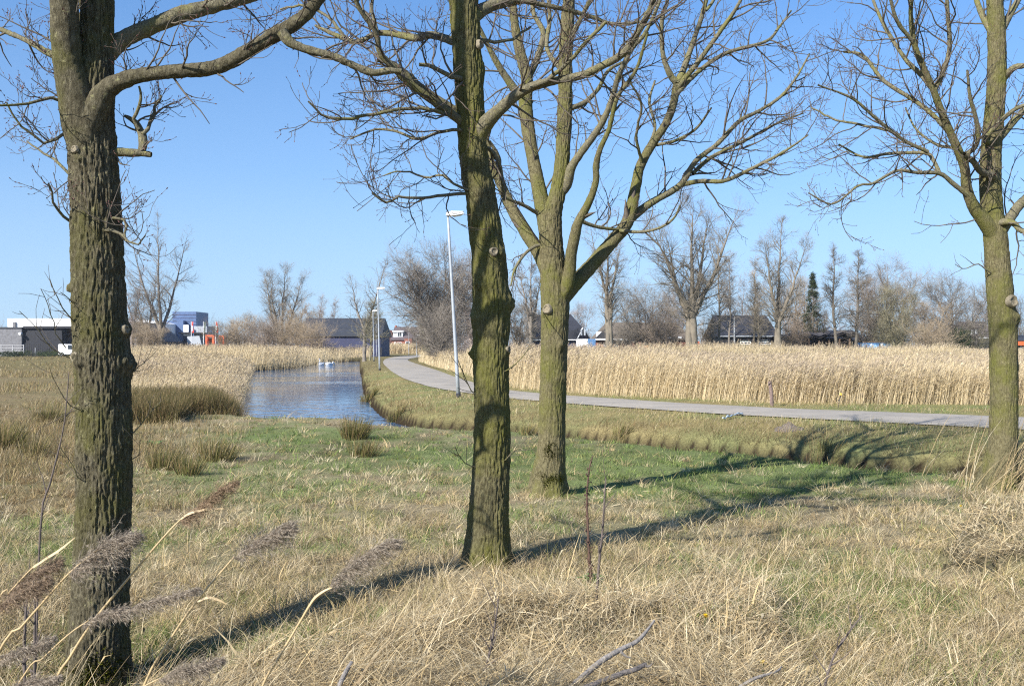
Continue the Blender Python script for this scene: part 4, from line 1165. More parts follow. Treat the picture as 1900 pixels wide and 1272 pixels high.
BT = [  # px, top, d, width, form, bark, label, kwargs
    (298, 388, 165, 122, 'vase', 'grey', 'tall bare tree with fan shaped crown standing before the blue building', dict(trunk_px=9, dens=.85, fork=.22, leaders=3)),
    (272, 512, 160, 62, 'round', 'dark', 'low crooked bare tree between the thick left trunk and the tall fan shaped tree', dict(trunk_px=7, leaders=2, fork=.2)),
    (246, 498, 170, 50, 'vase', 'mauve', 'bare tree half hidden behind the right side of the thick left trunk', dict(trunk_px=5, leaders=2)),
    (520, 496, 185, 104, 'fan', 'pale', 'bare tree with several rising stems left of the dark barn roof', dict(trunk_px=8, leaders=4, fork=.12, dens=1.1)),
    (588, 548, 225, 50, 'vase', 'mauve', 'faint bare tree rising behind the left end of the dark barn roof', dict(trunk_px=4, leaders=2)),
    (612, 556, 230, 40, 'vase', 'mauve', 'fainter bare tree behind the middle of the dark barn roof', dict(trunk_px=4, leaders=2)),
    (676, 470, 128, 96, 'vase', 'grey', 'slender bare tree with a straight leader beside the lamp posts at the pond end', dict(trunk_px=7, dens=.62, leaders=2, fork=.3)),
    (686, 560, 127, 44, 'slim', 'olive', 'thin leaning sapling at the foot of the slender tree', dict(trunk_px=4, lean=.06)),
    (812, 478, 92, 150, 'round', 'grey', 'large round bare tree at the bend of the road', dict(trunk_px=12, dens=1.5, leaders=4, fork=.05, twigr=.012)),
    (882, 470, 104, 110, 'round', 'mauve', 'large bare tree partly hidden by the leaning middle trunk', dict(trunk_px=10, dens=1.1, leaders=3, fork=.1, twigr=.012)),
    (800, 560, 150, 60, 'round', 'olive', 'low bushy bare tree in front of the dormer house', dict(trunk_px=5, leaders=3, fork=.05)),
    (985, 470, 140, 66, 'fan', 'grey', 'bare tree seen in the gap between the two middle trunks', dict(trunk_px=10, leaders=3, fork=.3)),
    (962, 560, 150, 70, 'round', 'dark', 'dark bush like tree low in the gap between the two middle trunks', dict(trunk_px=5, leaders=4, fork=.05)),
    (1131, 396, 135, 110, 'vase', 'pale', 'tall pale bare tree with three leaders left of the thatch coloured roof', dict(trunk_px=11, leaders=3, fork=.42, dens=.9)),
    (1196, 540, 150, 128, 'round', 'grey', 'broad rounded bare tree in front of the thatch coloured roof', dict(trunk_px=6, leaders=5, fork=.03, dens=1.1)),
    (1284, 372, 140, 176, 'vase', 'pale', 'big bare willow like tree with thick forked trunk right of centre', dict(trunk_px=16, leaders=5, fork=.3, dens=1.15)),
    (1335, 455, 148, 56, 'slim', 'pale', 'slim bare tree directly right of the big willow like tree', dict(trunk_px=6)),
    (1352, 470, 158, 46, 'slim', 'grey', 'slim grey tree in front of the left end of the blue black barn', dict(trunk_px=5)),
    (1398, 478, 150, 54, 'slim', 'tan', 'thin tree standing before the middle of the blue black barn', dict(trunk_px=5)),
    (1410, 520, 142, 40, 'slim', 'pale', 'small leaning tree before the green doors of the blue black barn', dict(trunk_px=4, lean=-.05)),
    (1442, 398, 138, 120, 'vase', 'pale', 'tall bare tree with pale leaning trunk at the right end of the blue black barn', dict(trunk_px=12, leaders=3, fork=.28, lean=.05, dens=1.0)),
    (1495, 520, 160, 70, 'round', 'tan', 'tan bare tree behind the sagging dark shed', dict(trunk_px=6, leaders=3, fork=.15)),
    (1550, 454, 142, 52, 'slim', 'dark', 'slim dark alder, left one of the pair beside the conifer', dict(trunk_px=7)),
    (1584, 466, 142, 50, 'slim', 'dark', 'slim dark alder, right one of the pair beside the conifer', dict(trunk_px=7)),
    (1640, 488, 148, 110, 'round', 'brown', 'broad brown bare tree behind the blue painted wall', dict(trunk_px=7, leaders=4, fork=.08, dens=1.3)),
    (1664, 530, 142, 74, 'round', 'olive', 'yellowish olive bare tree leaning over the blue painted wall', dict(trunk_px=6, leaders=3, fork=.06, dens=1.2)),
    (1776, 523, 150, 112, 'round', 'grey', 'round bare tree left of the tree at the right edge', dict(trunk_px=8, leaders=3, fork=.2, dens=1.3)),
    (1722, 560, 146, 64, 'round', 'tan', 'low tan bare tree between the blue wall and the round tree', dict(trunk_px=5, leaders=3, fork=.08)),
    (1890, 560, 190, 80, 'round', 'grey', 'bare tree behind the orange roofed stall at the right edge', dict(trunk_px=5, leaders=3, fork=.12)),
    (450, 585, 190, 60, 'round', 'tan', 'tan bare tree between the flagpoles and the many stemmed tree', dict(trunk_px=4, leaders=4, fork=.04)),
    (556, 560, 180, 60, 'vase', 'tan', 'tan bare tree just right of the many stemmed tree', dict(trunk_px=4, leaders=4, fork=.04)),
    (1256, 520, 165, 60, 'vase', 'mauve', 'bare tree directly left of the big willow like tree', dict(trunk_px=4, leaders=3, fork=.1)),
    (1232, 548, 200, 70, 'round', 'mauve', 'faint hazy bare tree low behind the left side of the big willow like tree', dict(trunk_px=3, leaders=3, fork=.05)),
    (1375, 505, 205, 80, 'vase', 'mauve', 'faint tall bare tree rising behind the blue black barn', dict(trunk_px=4, leaders=3, fork=.1)),
    (1470, 500, 200, 70, 'round', 'mauve', 'faint bare tree behind the pale leaning trunk, left of the conifer', dict(trunk_px=4, leaders=3, fork=.1)),
    (1612, 505, 195, 80, 'round', 'mauve', 'faint bare tree between the slim dark alders and the broad brown tree', dict(trunk_px=4, leaders=3, fork=.06)),
    (1700, 535, 200, 80, 'round', 'mauve', 'faint bare tree in the dip right of the broad brown tree', dict(trunk_px=3, leaders=3, fork=.05)),
    (1832, 545, 205, 70, 'round', 'mauve', 'faint bare tree just behind the tree at the right edge', dict(trunk_px=3, leaders=3, fork=.05)),
    (1072, 560, 210, 60, 'round', 'mauve', 'faint low bare tree behind the dark farmhouse', dict(trunk_px=3, leaders=3, fork=.05)),
    (1520, 560, 165, 46, 'vase', 'brown', 'brown bare tree right behind the dark conifer', dict(trunk_px=4, leaders=3, fork=.1)),
]
for i, (px, top, d, w, form, bk, lab, kw) in enumerate(BT):
    far_tree(px, top, d, w, form, bk, lab, 300 + i, **kw)

SH = [(420, 600, 170, 70, 'tan', 'low tan shrub right of the orange frames'), (478, 592, 168, 60, 'brown', 'brown shrub at the foot of the many stemmed tree'),
      (500, 588, 160, 56, 'brown', 'brown shrub right of the far left lamp post'), (540, 590, 158, 70, 'tan', 'tan shrub before the left end of the dark barn'), (585, 598, 150, 70, 'tan', 'tan shrub above the swans'),
      (262, 596, 150, 40, 'tan', 'rusty tan shrub right of the thick left trunk'), (284, 610, 148, 50, 'tan', 'low shrub at the foot of the tall fan shaped tree'),
      (820, 560, 84, 120, 'grey', 'dense grey thicket under the large round tree'), (806, 604, 130, 56, 'olive', 'olive thicket beside the dormer house'),
      (1160, 600, 148, 70, 'grey', 'grey shrub before the left half of the thatch coloured roof'), (1235, 590, 146, 80, 'brown', 'brown shrub before the right half of the thatch coloured roof'),
      (1310, 590, 150, 60, 'tan', 'tan shrub between the big willow like tree and the blue black barn'), (1470, 590, 150, 60, 'brown', 'brown shrub beside the pale leaning trunk'),
      (1610, 590, 146, 60, 'brown', 'brown shrub behind the left end of the blue painted wall'), (1655, 600, 143, 80, 'olive', 'olive shrub hanging over the blue painted wall'),
      (1722, 604, 140, 80, 'tan', 'rounded tan shrub right of the blue painted wall'), (1810, 600, 150, 70, 'olive', 'olive shrub before the house with white windows')]
for i, (px, top, d, w, bk, lab) in enumerate(SH):
    far_tree(px, top, d, w, 'round', bk, lab, 400 + i, trunk_px=2.5, leaders=6, fork=.0, dens=.8, name='shrub', group='bare shrubs along the far edge of the reeds')

def leafy(px, py_top, d, wpx, n, label, cat, cols, conic=False, name='evergreen', seed=1):
    """evergreen: trunk, boughs and many small leaf faces in clumps through its volume"""
    rng = np.random.default_rng(seed)
    x = PX(px, d); zb = gz(x, d); H = PZ(py_top, d) - zb; Wd = wpx / F * d / 2
    root = thing(name, (x, d, zb), label, cat)
    mb = MB().tube([(x, d, zb - .1), (x + .05, d, zb + H * .5), (x, d, zb + H * .97)], [.16, .1, .02], 7)
    mb.build('trunk', farbark('dark', FB['dark']), root)
    nb = 150
    if conic:
        t = rng.random(nb) ** .8; a = rng.random(nb) * 6.28; r = Wd * (1 - t) ** .85 * rng.uniform(.55, 1.1, nb)
        b0 = np.stack([np.full(nb, x), np.full(nb, d), zb + H * (.1 + .9 * t)], 1); b1 = b0 + np.stack([np.cos(a) * r, np.sin(a) * r, -.25 * r], 1)
    else:
        a = rng.random(nb) * 6.28; v = rng.uniform(-.9, 1, nb); q = np.sqrt(1 - v * v) * rng.uniform(.6, 1.15, nb)
        b0 = np.tile([x, d, zb + H * .3], (nb, 1)); b1 = np.stack([x + Wd * q * np.cos(a), d + Wd * q * np.sin(a), zb + H * (.5 + .48 * v)], 1)
    u = rng.random((n,)); k = rng.integers(0, nb, n); u = .35 + .65 * u
    p = b0[k] * (1 - u[:, None]) + b1[k] * u[:, None] + rng.normal(0, .12, (n, 3)) * Wd ** .3
    dr = unit(b1[k] - b0[k] + rng.normal(size=(n, 3)) * .6)
    C = np.stack([p, p + dr * rng.uniform(.12, .3, (n, 1))], 1)
    rb = RB(); rb.add(C, np.tile([.10, .04], (n, 1)), unit(rng.normal(size=(n, 3))), np.array(cols)[rng.integers(0, len(cols), n)] * rng.uniform(.6, 1.3, (n, 1)))
    rb.build('crown', M_GRASS, root)
EV = [(.05, .07, .035), (.065, .085, .04), (.04, .055, .03), (.08, .095, .045)]
leafy(1508, 508, 156, 62, 7000, 'dark green conifer behind the sagging dark shed', 'conifer', EV, True, 'conifer', 5)
leafy(1776, 606, 146, 56, 6000, 'rounded dark evergreen shrub before the round bare tree', 'evergreen', EV, False, 'evergreen_shrub', 6)
leafy(1744, 584, 152, 20, 1500, 'small dark evergreen left of the rounded evergreen shrub', 'evergreen', EV, False, 'evergreen_shrub', 7)

def distant_line():
    rng = np.random.default_rng(77)
    n = 5200
    px = rng.uniform(-500, 2500, n); d = rng.uniform(300, 420, n)
    x = PX(px, d); prof = 7.5 + 4 * vn(px / 45, 0, 0, 301) + 2 * vn(px / 12, 0, 0, 302)
    h = np.clip(prof * rng.uniform(.5, 1.05, n), 1.5, 14)
    P = np.zeros((n, 5, 3)); P[:, 0] = np.stack([x, d, np.zeros(n)], 1)
    D = unit(np.stack([rng.normal(0, .12, n), rng.normal(0, .12, n), np.ones(n)], 1))
    for k in range(1, 5):
        D = unit(D + rng.normal(size=(n, 3)) * .06 + np.array([0, 0, .05])); P[:, k] = P[:, k - 1] + D * (h / 4)[:, None]
    R = np.tile(np.linspace(.10, .03, 5), (n, 1))
    P2, R2 = spawn(rng, P, R, np.full(n, 6), .2, 1, (20, 50), lambda t, pl, u: pl * (.15 + .25 * u), 4, .12, .1, .6, .02)
    o = tube_mesh('distant_woods', [(P, R, 4), (P2, R2, 3)], farbark('mauve', FB['mauve']))
    tag(o, 'faint line of bare woods along the horizon', 'woods', kind='stuff')
distant_line()

# ------------------------------------------------------------------ buildings
C_ROOF_D = plain('roof_blue_black', (.018, .02, .028), .75, .25, 1.4)
C_ROOF_G = plain('roof_slate_grey', (.03, .034, .043), .75, .2, 1.0)
C_ROOF_T = plain('roof_thatch_brown', (.13, .105, .08), .95, .3, 1.5)
C_ROOF_P = plain('roof_purple_tile', (.095, .075, .08), .85, .2, 1.6)
C_BRICK = plain('brick_red', (.25, .095, .065), .9, .25, 4)
C_MAROON = plain('cladding_maroon', (.085, .035, .03), .8, .25, 2)
C_WHITE = plain('paint_white', (.75, .76, .77), .6, .05, 1)
C_GREYW = plain('brick_grey', (.155, .155, .165), .9, .3, 2.2)
C_BLACK = plain('timber_black', (.014, .015, .02), .8, .3, 3)
C_NAVY = plain('cladding_navy', (.03, .035, .085), .7, .25, 1.5)
C_BLUE = plain('cladding_blue', (.07, .12, .24), .45, .15, .8)
C_STEEL = plain('cladding_steel', (.34, .37, .41), .6, .1, .6)
C_GREEN = plain('door_green', (.015, .06, .035), .6, .2, 3)
C_ORANGE = plain('paint_orange', (.66, .12, .035), .55, .12, 2)
C_RED = plain('paint_red', (.55, .04, .03), .55, .15, 2)
C_YEL = plain('paint_yellow', (.68, .46, .05), .55, .15, 2)
C_FLAGG = plain('cloth_grey_green', (.10, .13, .115), .8, .2, 3)
C_TARP = plain('tarp_dark', (.055, .05, .05), .8, .5, 1.2, bmp=.6)
C_RUST = plain('wood_brown', (.13, .085, .055), .9, .35, 2)
C_LBLUE = plain('paint_light_blue', (.22, .42, .62), .6, .25, 2)
C_MBLUE = plain('paint_mid_blue', (.10, .22, .42), .6, .25, 2)
C_FENCE = plain('fence_grey', (.33, .33, .34), .85, .2, 4)
C_GALV = plain('galvanised_steel', (.33, .36, .39), .5, .12, 6, .15)
C_GLASS, _nt, _p, _N, _L = newmat('window_glass')
_p.inputs['Base Color'].default_value = (.03, .04, .05, 1); _p.inputs['Roughness'].default_value = .08

def window(parent, x0, x1, z0, z1, y, frame=C_WHITE, fw=.12, bars=0):
    mb = MB()
    mb.box(x0, x1, y - .07, y + .02, z1 - fw, z1); mb.box(x0, x1, y - .07, y + .02, z0, z0 + fw)
    mb.box(x0, x0 + fw, y - .069, y + .02, z0 + fw, z1 - fw); mb.box(x1 - fw, x1, y - .069, y + .02, z0 + fw, z1 - fw)
    for k in range(bars):
        xc = x0 + (x1 - x0) * (k + 1) / (bars + 1); mb.box(xc - fw / 3, xc + fw / 3, y - .068, y + .02, z0 + fw, z1 - fw)
    f = mb.build('window', frame, parent)
    MB().box(x0 + fw * .5, x1 - fw * .5, y - .03, y + .01, z0 + fw * .5, z1 - fw * .5).build('pane', C_GLASS, f)

def bld(name, px, d, label, cat, grp=None):
    x = PX(px, d)
    return thing(name, (x, d, gz(x, d)), label, cat, grp)

def gable_roof_x(x0, x1, y0, y1, ze, zr, hip0=0, hip1=0, th=.22, over=.35):
    """solid roof with its ridge along x; hip0/hip1 pull the ridge ends in"""
    ym = (y0 + y1) / 2
    V = [(x0 - over, y0 - over, ze), (x1 + over, y0 - over, ze), (x1 + over, y1 + over, ze), (x0 - over, y1 + over, ze),
         (x0 - over, y0 - over, ze + th), (x1 + over, y0 - over, ze + th), (x1 + over, y1 + over, ze + th), (x0 - over, y1 + over, ze + th),
         (x0 + hip0, ym, zr), (x1 - hip1, ym, zr)]
    return MB().add(V, [(3, 2, 1, 0), (0, 1, 5, 4), (2, 3, 7, 6), (0, 4, 7, 3), (1, 2, 6, 5), (4, 5, 9, 8), (6, 7, 8, 9), (4, 8, 7), (5, 6, 9)])

def far_house(px0, px1, ridge, eave, d, depth, roof, wall, label, hip0=0., hip1=0., name='house', cat='house', base=None):
    x0, x1 = PX(px0, d), PX(px1, d)
    r = bld(name, (px0 + px1) / 2, d, label, cat)
    z0 = r.location.z - .2; ze = PZ(eave, d); zr = PZ(ridge, d + depth / 2)
    MB().box(x0 + .02, x1 - .02, d, d + depth, z0, ze + .1).build('wall', wall, r)
    gable_roof_x(x0, x1, d, d + depth, ze, zr, hip0, hip1).build('roof', roof, r)
    return r, x0, x1, z0, ze, zr

# left edge group
d = 180
r = bld('outbuilding', 20, d, 'grey brick flat roofed outbuilding at the left photo edge', 'outbuilding')
MB().box(PX(-120, d), PX(40, d), d, d + 9, -.2, PZ(609, d)).build('wall', C_GREYW, r)
MB().box(PX(-122, d), PX(41, d), d - .15, d + 9.2, PZ(609, d), PZ(606.5, d)).build('roof', C_ROOF_G, r)
MB().tube([(PX(39, d), d - .5, PZ(619, d)), (PX(39, d), d + .1, PZ(619, d))], [.25, .25], 10).build('wall_lamp', C_WHITE, r)
r = bld('shed', 76, d + .5, 'black timber shed with an open front beside the grey outbuilding', 'shed')
MB().box(PX(41.5, d), PX(112, d), d + .6, d + 8, -.2, PZ(609, d)).build('wall', C_BLACK, r)
MB().box(PX(41.5, d), PX(139, d), d + .2, d + 8.4, PZ(609, d), PZ(604.8, d)).build('roof', C_BLACK, r)
MB().box(PX(113, d), PX(139, d), d + 3, d + 3.4, PZ(629, d), PZ(609.2, d)).build('side_panel', C_RUST, r)
r = bld('warehouse', 150, 235, 'long white flat roofed warehouse behind the black shed and the left trunk', 'warehouse')
MB().box(PX(14, 235), PX(232, 235), 235, 250, -.2, PZ(590.5, 235)).build('wall', C_WHITE, r)
MB().box(PX(25.5, 235), PX(30, 235), 234.6, 234.95, PZ(612, 235), PZ(597, 235)).build('downpipe', C_GREYW, r)
r = bld('warehouse', 270, 240, 'white hall with a slightly curved roof between the left trunk and the blue building', 'warehouse')
MB().prism([(PX(236, 240), -.2), (PX(305, 240), -.2), (PX(305, 240), PZ(600, 240)), (PX(290, 240), PZ(596, 240)), (PX(265, 240), PZ(593, 240)), (PX(236, 240), PZ(592.5, 240))], 'y', 240, 254).build('wall', C_WHITE, r)
d = 192
r = bld('barn', 252, d, 'grey pitched roof barn end just right of the thick left trunk', 'barn')
MB().prism([(PX(214, d), -.2), (PX(290, d), -.2), (PX(290, d), PZ(631, d)), (PX(252, d), PZ(599, d)), (PX(214, d), PZ(631, d))], 'y', d, d + 14).build('wall', C_GREYW, r)
mb = MB()
for s in (0, 1):
    a, b = (PX(252, d), PZ(597, d)), (PX(294 if s else 210, d), PZ(633, d))
    mb.prism([a, b, (b[0], b[1] - .25), (a[0], a[1] - .25)], 'y', d - .3, d + 14.3)
mb.build('roof', C_ROOF_G, r)
d = 250
r = bld('office_building', 340, d, 'blue clad office block with a taller tower and white sign panels', 'office block')
MB().box(PX(320, d), PX(364, d), d, d + 10, -.2, PZ(578, d)).build('tower', C_BLUE, r)
MB().box(PX(303, d), PX(345, d), d - 2, d + 9, -.2, PZ(595, d)).build('wing', C_BLUE, r)
MB().box(PX(362, d), PX(386, d), d - 1, d + 9, -.2, PZ(605, d)).build('annex', C_STEEL, r)
s = MB().box(PX(346.5, d), PX(356, d), d - 2.6, d - 2.3, PZ(616, d), PZ(603, d)).build('sign_panel', C_WHITE, r)
s = MB().box(PX(346.5, d), PX(359, d), d - 2.6, d - 2.3, PZ(623, d), PZ(619.5, d)).build('sign_panel', C_WHITE, r)
MB().box(PX(341, d), PX(396, d), d - 4, d - 1.2, PZ(619, d), PZ(617, d)).build('canopy', C_BLACK, r)
mb = MB()
for k in range(1, 5): mb.box(PX(320, d), PX(364, d), d - .06, d + .02, PZ(578 + k * 6, d) - .06, PZ(578 + k * 6, d) + .06)
mb.build('cladding_joints', C_NAVY, r)
MB().box(PX(330, d), PX(352, d), d - 2.5, d - 2.1, -.1, PZ(632, d)).build('entrance', C_BLACK, r)
MB().prism([(PX(354, d), -.1), (PX(386, d), -.1), (PX(378, d), PZ(623, d)), (PX(356, d), PZ(624, d))], 'y', d - 3.5, d - 3).build('side_wall', C_STEEL, r)
# flags
d = 205
for px, c, lab in ((355, C_RED, 'white flagpole with a red flag in front of the white sign panels'), (377.5, C_FLAGG, 'white flagpole with a grey green flag, between the two red ones'), (400, C_RED, 'white flagpole with a red flag by the orange frames')):
    r = bld('flagpole', px, d, lab, 'flagpole', 'flagpoles before the blue office block')
    x = PX(px, d)
    MB().tube([(x, d, -.1), (x, d, PZ(596, d))], [.09, .06], 8).build('pole', C_WHITE, r)
    zt, zb_ = PZ(597, d), PZ(617, d)
    k = 8; V, Q = [], []
    for i in range(k):
        t = i / (k - 1); z = zt + (zb_ - zt) * t; wv = .10 * math.sin(t * 9 + px)
        for sx in (0.1, .28, .46): V += [(x + sx + .10 * math.sin(t * 5 + px) * sx * 2, d + wv * sx * 2, z)]
    idx = np.arange(k * 3).reshape(k, 3); Q = np.stack([idx[:-1, :-1], idx[:-1, 1:], idx[1:, 1:], idx[1:, :-1]], -1).reshape(-1, 4)
    fl = raw_mesh('flag', np.array(V), [Q], c, r, smooth=True)
    if c is C_RED:
        MB().box(x + .14, x + .30, d - .17, d - .13, PZ(614, d), PZ(604, d)).build('emblem', C_WHITE, fl)
d = 215
for px0, px1, t, lab in ((381, 397, 621, 'wide orange portal frame between the flagpoles'), (406, 416, 622, 'narrow orange portal frame right of the flagpoles')):
    r = bld('portal_frame', (px0 + px1) / 2, d, lab, 'frame', 'orange frames by the flagpoles')
    x0, x1, zt = PX(px0, d), PX(px1, d), PZ(t, d); w = .42
    MB().box(x0, x0 + w, d, d + 1.6, -.1, zt - w).build('post', C_ORANGE, r); MB().box(x1 - w, x1, d, d + 1.6, -.1, zt - w).build('post', C_ORANGE, r)
    MB().box(x0, x1, d - .01, d + 1.61, zt - w, zt).build('beam', C_ORANGE, r)
    MB().box(x0 + w, x1 - w, d + 1.2, d + 1.4, -.1, zt - w * 1.6).build('screen', C_RUST, r)
r = bld('kiosk', 314, 205, 'small yellow and red roadside box at the foot of the tall fan shaped tree', 'box')
MB().prism([(PX(306, 205), 0), (PX(320, 205), 0), (PX(320, 205), PZ(638, 205)), (PX(309, 205), PZ(634, 205)), (PX(306, 205), PZ(636, 205))], 'y', 205, 207).build('body', C_YEL, r)
MB().box(PX(312, 205), PX(320.3, 205), 204.85, 204.98, PZ(644, 205), PZ(639, 205)).build('red_panel', C_RED, r)
r = bld('bulk_bag', 338.5, 195, 'white bulk bag with a red print standing at the reed edge', 'bag')
x = PX(338.5, 195)
V = []; mb = MB()
rings = [(0, .40), (.25, .50), (.7, .52), (.95, .46), (1.02, .36)]
P = [(x, 195, .0 + a) for a, b in rings]; mb.tube(P, [b for a, b in rings], 10)
for s in (-1, 1): mb.tube([(x + s * .3, 195, .95), (x + s * .38, 195, 1.2), (x + s * .22, 195, 1.22)], [.07, .06, .07], 6)
b = mb.build('body', C_WHITE, r, True)
MB().box(x - .22, x + .22, 194.44, 194.5, .35, .62).build('print', C_RED, b)
r = bld('van', 125, 172, 'white parked van behind the left trunk', 'van')
x0, x1 = PX(108, 172), PX(142, 172)
MB().prism([(x0, .35), (x1, .35), (x1, 1.0), (x1 - .35, 1.25), (x1 - .8, 2.1), (x0 + .1, 2.15), (x0, 1.9)], 'y', 172, 173.9).build('body', C_WHITE, r, False)
MB().prism([(x1 - .45, 1.25), (x1 - .88, 2.0), (x1 - 1.5, 2.0), (x1 - 1.5, 1.25)], 'y', 171.97, 171.99).build('window', C_GLASS, r)
for xx in (x0 + .7, x1 - .7):
    w = MB().tube([(xx, 171.95, .36), (xx, 172.2, .36)], [.34, .34], 16).build('wheel', C_BLACK, r)
    MB().tube([(xx, 171.92, .36), (xx, 171.96, .36)], [.18, .18], 12).build('rim', C_STEEL, w)
# paddock fence
d = 175
r = bld('rail_fence', 20, d, 'pale grey post and rail fence in front of the grey outbuilding', 'fence')
for px in (-60, -30, 2, 23.5, 43.5):
    MB().box(PX(px, d) - .09, PX(px, d) + .09, d, d + .16, -.1, PZ(639, d)).build('post', C_FENCE, r)
for z in (.5, 1.0, 1.5, 1.95): MB().box(PX(-90, d), PX(45, d), d - .06, d - .005, z - .05, z + .05).build('rail', C_FENCE, r)
r = bld('board_fence', 80, 178, 'dark upright board fence in front of the black shed', 'fence')
for k in range(16): MB().box(PX(47 + k * 4.1, 178), PX(50.4 + k * 4.1, 178), 178, 178.05, -.05, PZ(636 + (k * 7 % 3), 178)).build('board', C_BLACK, r)
MB().box(PX(46, 178), PX(113, 178), 178.06, 178.14, 1.2, 1.35).build('rail', C_BLACK, r)
o = bld('stake', 65.5, 173, 'short pale wooden stake before the dark board fence', 'stake')
MB().tube([(PX(65.5, 173), 173, -.1), (PX(65.6, 173), 173, PZ(645, 173))], [.09, .08], 6).build('post', C_FENCE, o)

# centre: dark barn and dormer house
d = 172
r, x0, x1, z0, ze, zr = far_house(566, 706, 590, 624, d, 13, C_ROOF_G, C_NAVY, 'long barn with a dark slate grey roof above the swans', -1.2, 0., 'barn', 'barn')
for k in range(7): MB().box(x0 + 3 + k * 1.6, x0 + 3.7 + k * 1.6, d - .06, d + .02, .2, 1.6).build('door', C_BLACK, r)
d = 262
r, x0, x1, z0, ze, zr = far_house(727, 800, 606, 631, d, 9, C_ROOF_P, C_BRICK, 'brick house with a purple tiled roof and a white dormer at the road end', .2, .2)
ym = d
dm = MB().box(PX(729, d), PX(747, d), d + .6, d + 4.2, PZ(625.5, d), PZ(615.5, d)).build('dormer', C_WHITE, r)
MB().box(PX(727.5, d), PX(749, d), d + .2, d + 4.5, PZ(615.5, d), PZ(613.2, d)).build('dormer_roof', C_WHITE, dm)
window(dm, PX(737, d), PX(745.5, d), PZ(624.5, d), PZ(616.3, d), d + .58, bars=1)
MB().box(PX(731, d), PX(735, d), d - .06, d + .03, PZ(643, d), PZ(634, d)).build('door', C_WHITE, r)
window(r, PX(737, d), PX(745, d), PZ(642, d), PZ(634.5, d), d - .01, bars=1)
MB().box(PX(752, d), PX(766, d), d - 2.2, d - .02, z0, PZ(627.5, d)).build('bay', C_BRICK, r)
window(r, PX(754, d), PX(762, d), PZ(641, d), PZ(633, d), d - 2.21)
MB().box(PX(721, d), PX(727, d), d + 1.2, d + 6, z0, PZ(612, d)).build('side_wall', C_MAROON, r)
MB().tube([(PX(731, d), d + 4.6, PZ(609, d)), (PX(731, d), d + 4.6, PZ(603, d))], [.4, .36], 6).build('chimney', C_BRICK, r)

# right: farmhouse with a clipped gable end
d = 152
r = bld('farmhouse', 1040, d, 'dark farmhouse with a steep blue black roof and a maroon gable end', 'farmhouse')
xa, xb = PX(985, d), PX(1100, d); xr = PX(1062, d); zr = PZ(583, d + 4); ze = PZ(627, d)
MB().box(xa, PX(1073, d), d + .3, d + 9, -.2, ze + .1).build('wall', C_NAVY, r)
MB().add([(xa, d, ze), (PX(1073, d), d, ze), (PX(1082, d), d, PZ(608, d)), (xr, d + 4.2, zr), (xa, d + 4.2, zr), (xa, d + 9.2, ze), (xb + .2, d + 8.4, ze), (PX(1086, d), d + 6.5, PZ(608, d)), (PX(1073, d), d + .05, ze - .2), (xa, d + .05, ze - .2), (xa, d + 9.0, ze - .2), (xb, d + 8.2, ze - .2)],
         [(0, 1, 2, 3), (0, 3, 4), (4, 3, 5), (3, 7, 6, 5), (3, 2, 7), (9, 8, 1, 0), (8, 9, 10, 11), (0, 4, 5), (10, 9, 0, 5), (11, 10, 5, 6)]).build('roof', C_ROOF_D, r)
g = MB().add([(PX(1072, d), d + .1, -.2), (PX(1101, d), d + 8, -.2), (PX(1101, d), d + 8, ze - .1), (PX(1087, d), d + 6.4, PZ(608.5, d)), (PX(1082, d), d + .2, PZ(608.5, d)), (PX(1072, d), d + .1, ze - .1)], [(0, 1, 2, 5), (5, 2, 3, 4)]).build('gable', C_MAROON, r)
MB().tube([(PX(1072, d), d, ze), (PX(1081, d), d, PZ(608, d)), (PX(1088, d), d + 6.3, PZ(608, d)), (PX(1102, d), d + 8, ze)], [.09] * 4, 6).build('barge_board', C_WHITE, g)
for px in (1078.5, 1084.5): MB().box(PX(px - 1.4, d), PX(px + 1.4, d), d - .5, d + 2.0, PZ(622, d), PZ(611, d)).build('window', C_STEEL, g)
MB().box(xa, PX(1072, d), d - .25, d + .05, ze - .35, ze - .2).build('gutter', C_WHITE, r)
d = 140
for px0, px1, t, c, lab in ((1071, 1090.5, 629.5, C_WHITE, 'white container standing right of the farmhouse'), (1091, 1105, 629.5, C_MBLUE, 'blue container next to the white one')):
    r = bld('container', (px0 + px1) / 2, d, lab, 'container')
    x0, x1, zt = PX(px0, d), PX(px1, d), PZ(t, d)
    MB().box(x0, x1, d, d + 2.4, .1, zt).build('body', c, r)
    mb = MB()
    for k in range(1, 7): mb.box(x0 + (x1 - x0) * k / 7 - .04, x0 + (x1 - x0) * k / 7 + .04, d - .04, d + .01, .15, zt - .1)
    mb.build('ribs', c, r)
    MB().box(x0 - .02, x1 + .02, d - .06, d + 2.42, zt - .1, zt + .06).build('top_rail', c, r)
d = 160
r, x0, x1, z0, ze, zr = far_house(1110, 1278, 598, 631, d, 13, C_ROOF_T, C_BRICK, 'long low farm building with a thatch coloured roof and a white gutter', 1.9, 1.0, 'farm_building', 'farm building')
MB().box(PX(1104, d), PX(1164, d), d - .75, d - .38, ze + .02, ze + .26).build('gutter', C_WHITE, r)
MB().box(PX(1109, d), PX(1120, d), d + 1.3, d + 3.2, ze + .3, PZ(615, d)).build('dormer', C_WHITE, r)
window(r, PX(1120, d), PX(1126, d), PZ(643, d), PZ(634.5, d), d - .01, frame=C_STEEL)
window(r, PX(1140, d), PX(1146, d), PZ(643, d), PZ(634.5, d), d - .01, frame=C_STEEL)
MB().prism([(PX(1113, d) - .9, ze + .2), (PX(1130, d), PZ(602, d)), (PX(1131, d), PZ(602, d)), (PX(1113, d) + 2, ze + .2)], 'y', d - .2, d + .0).build('hip_board', C_ROOF_D, r)
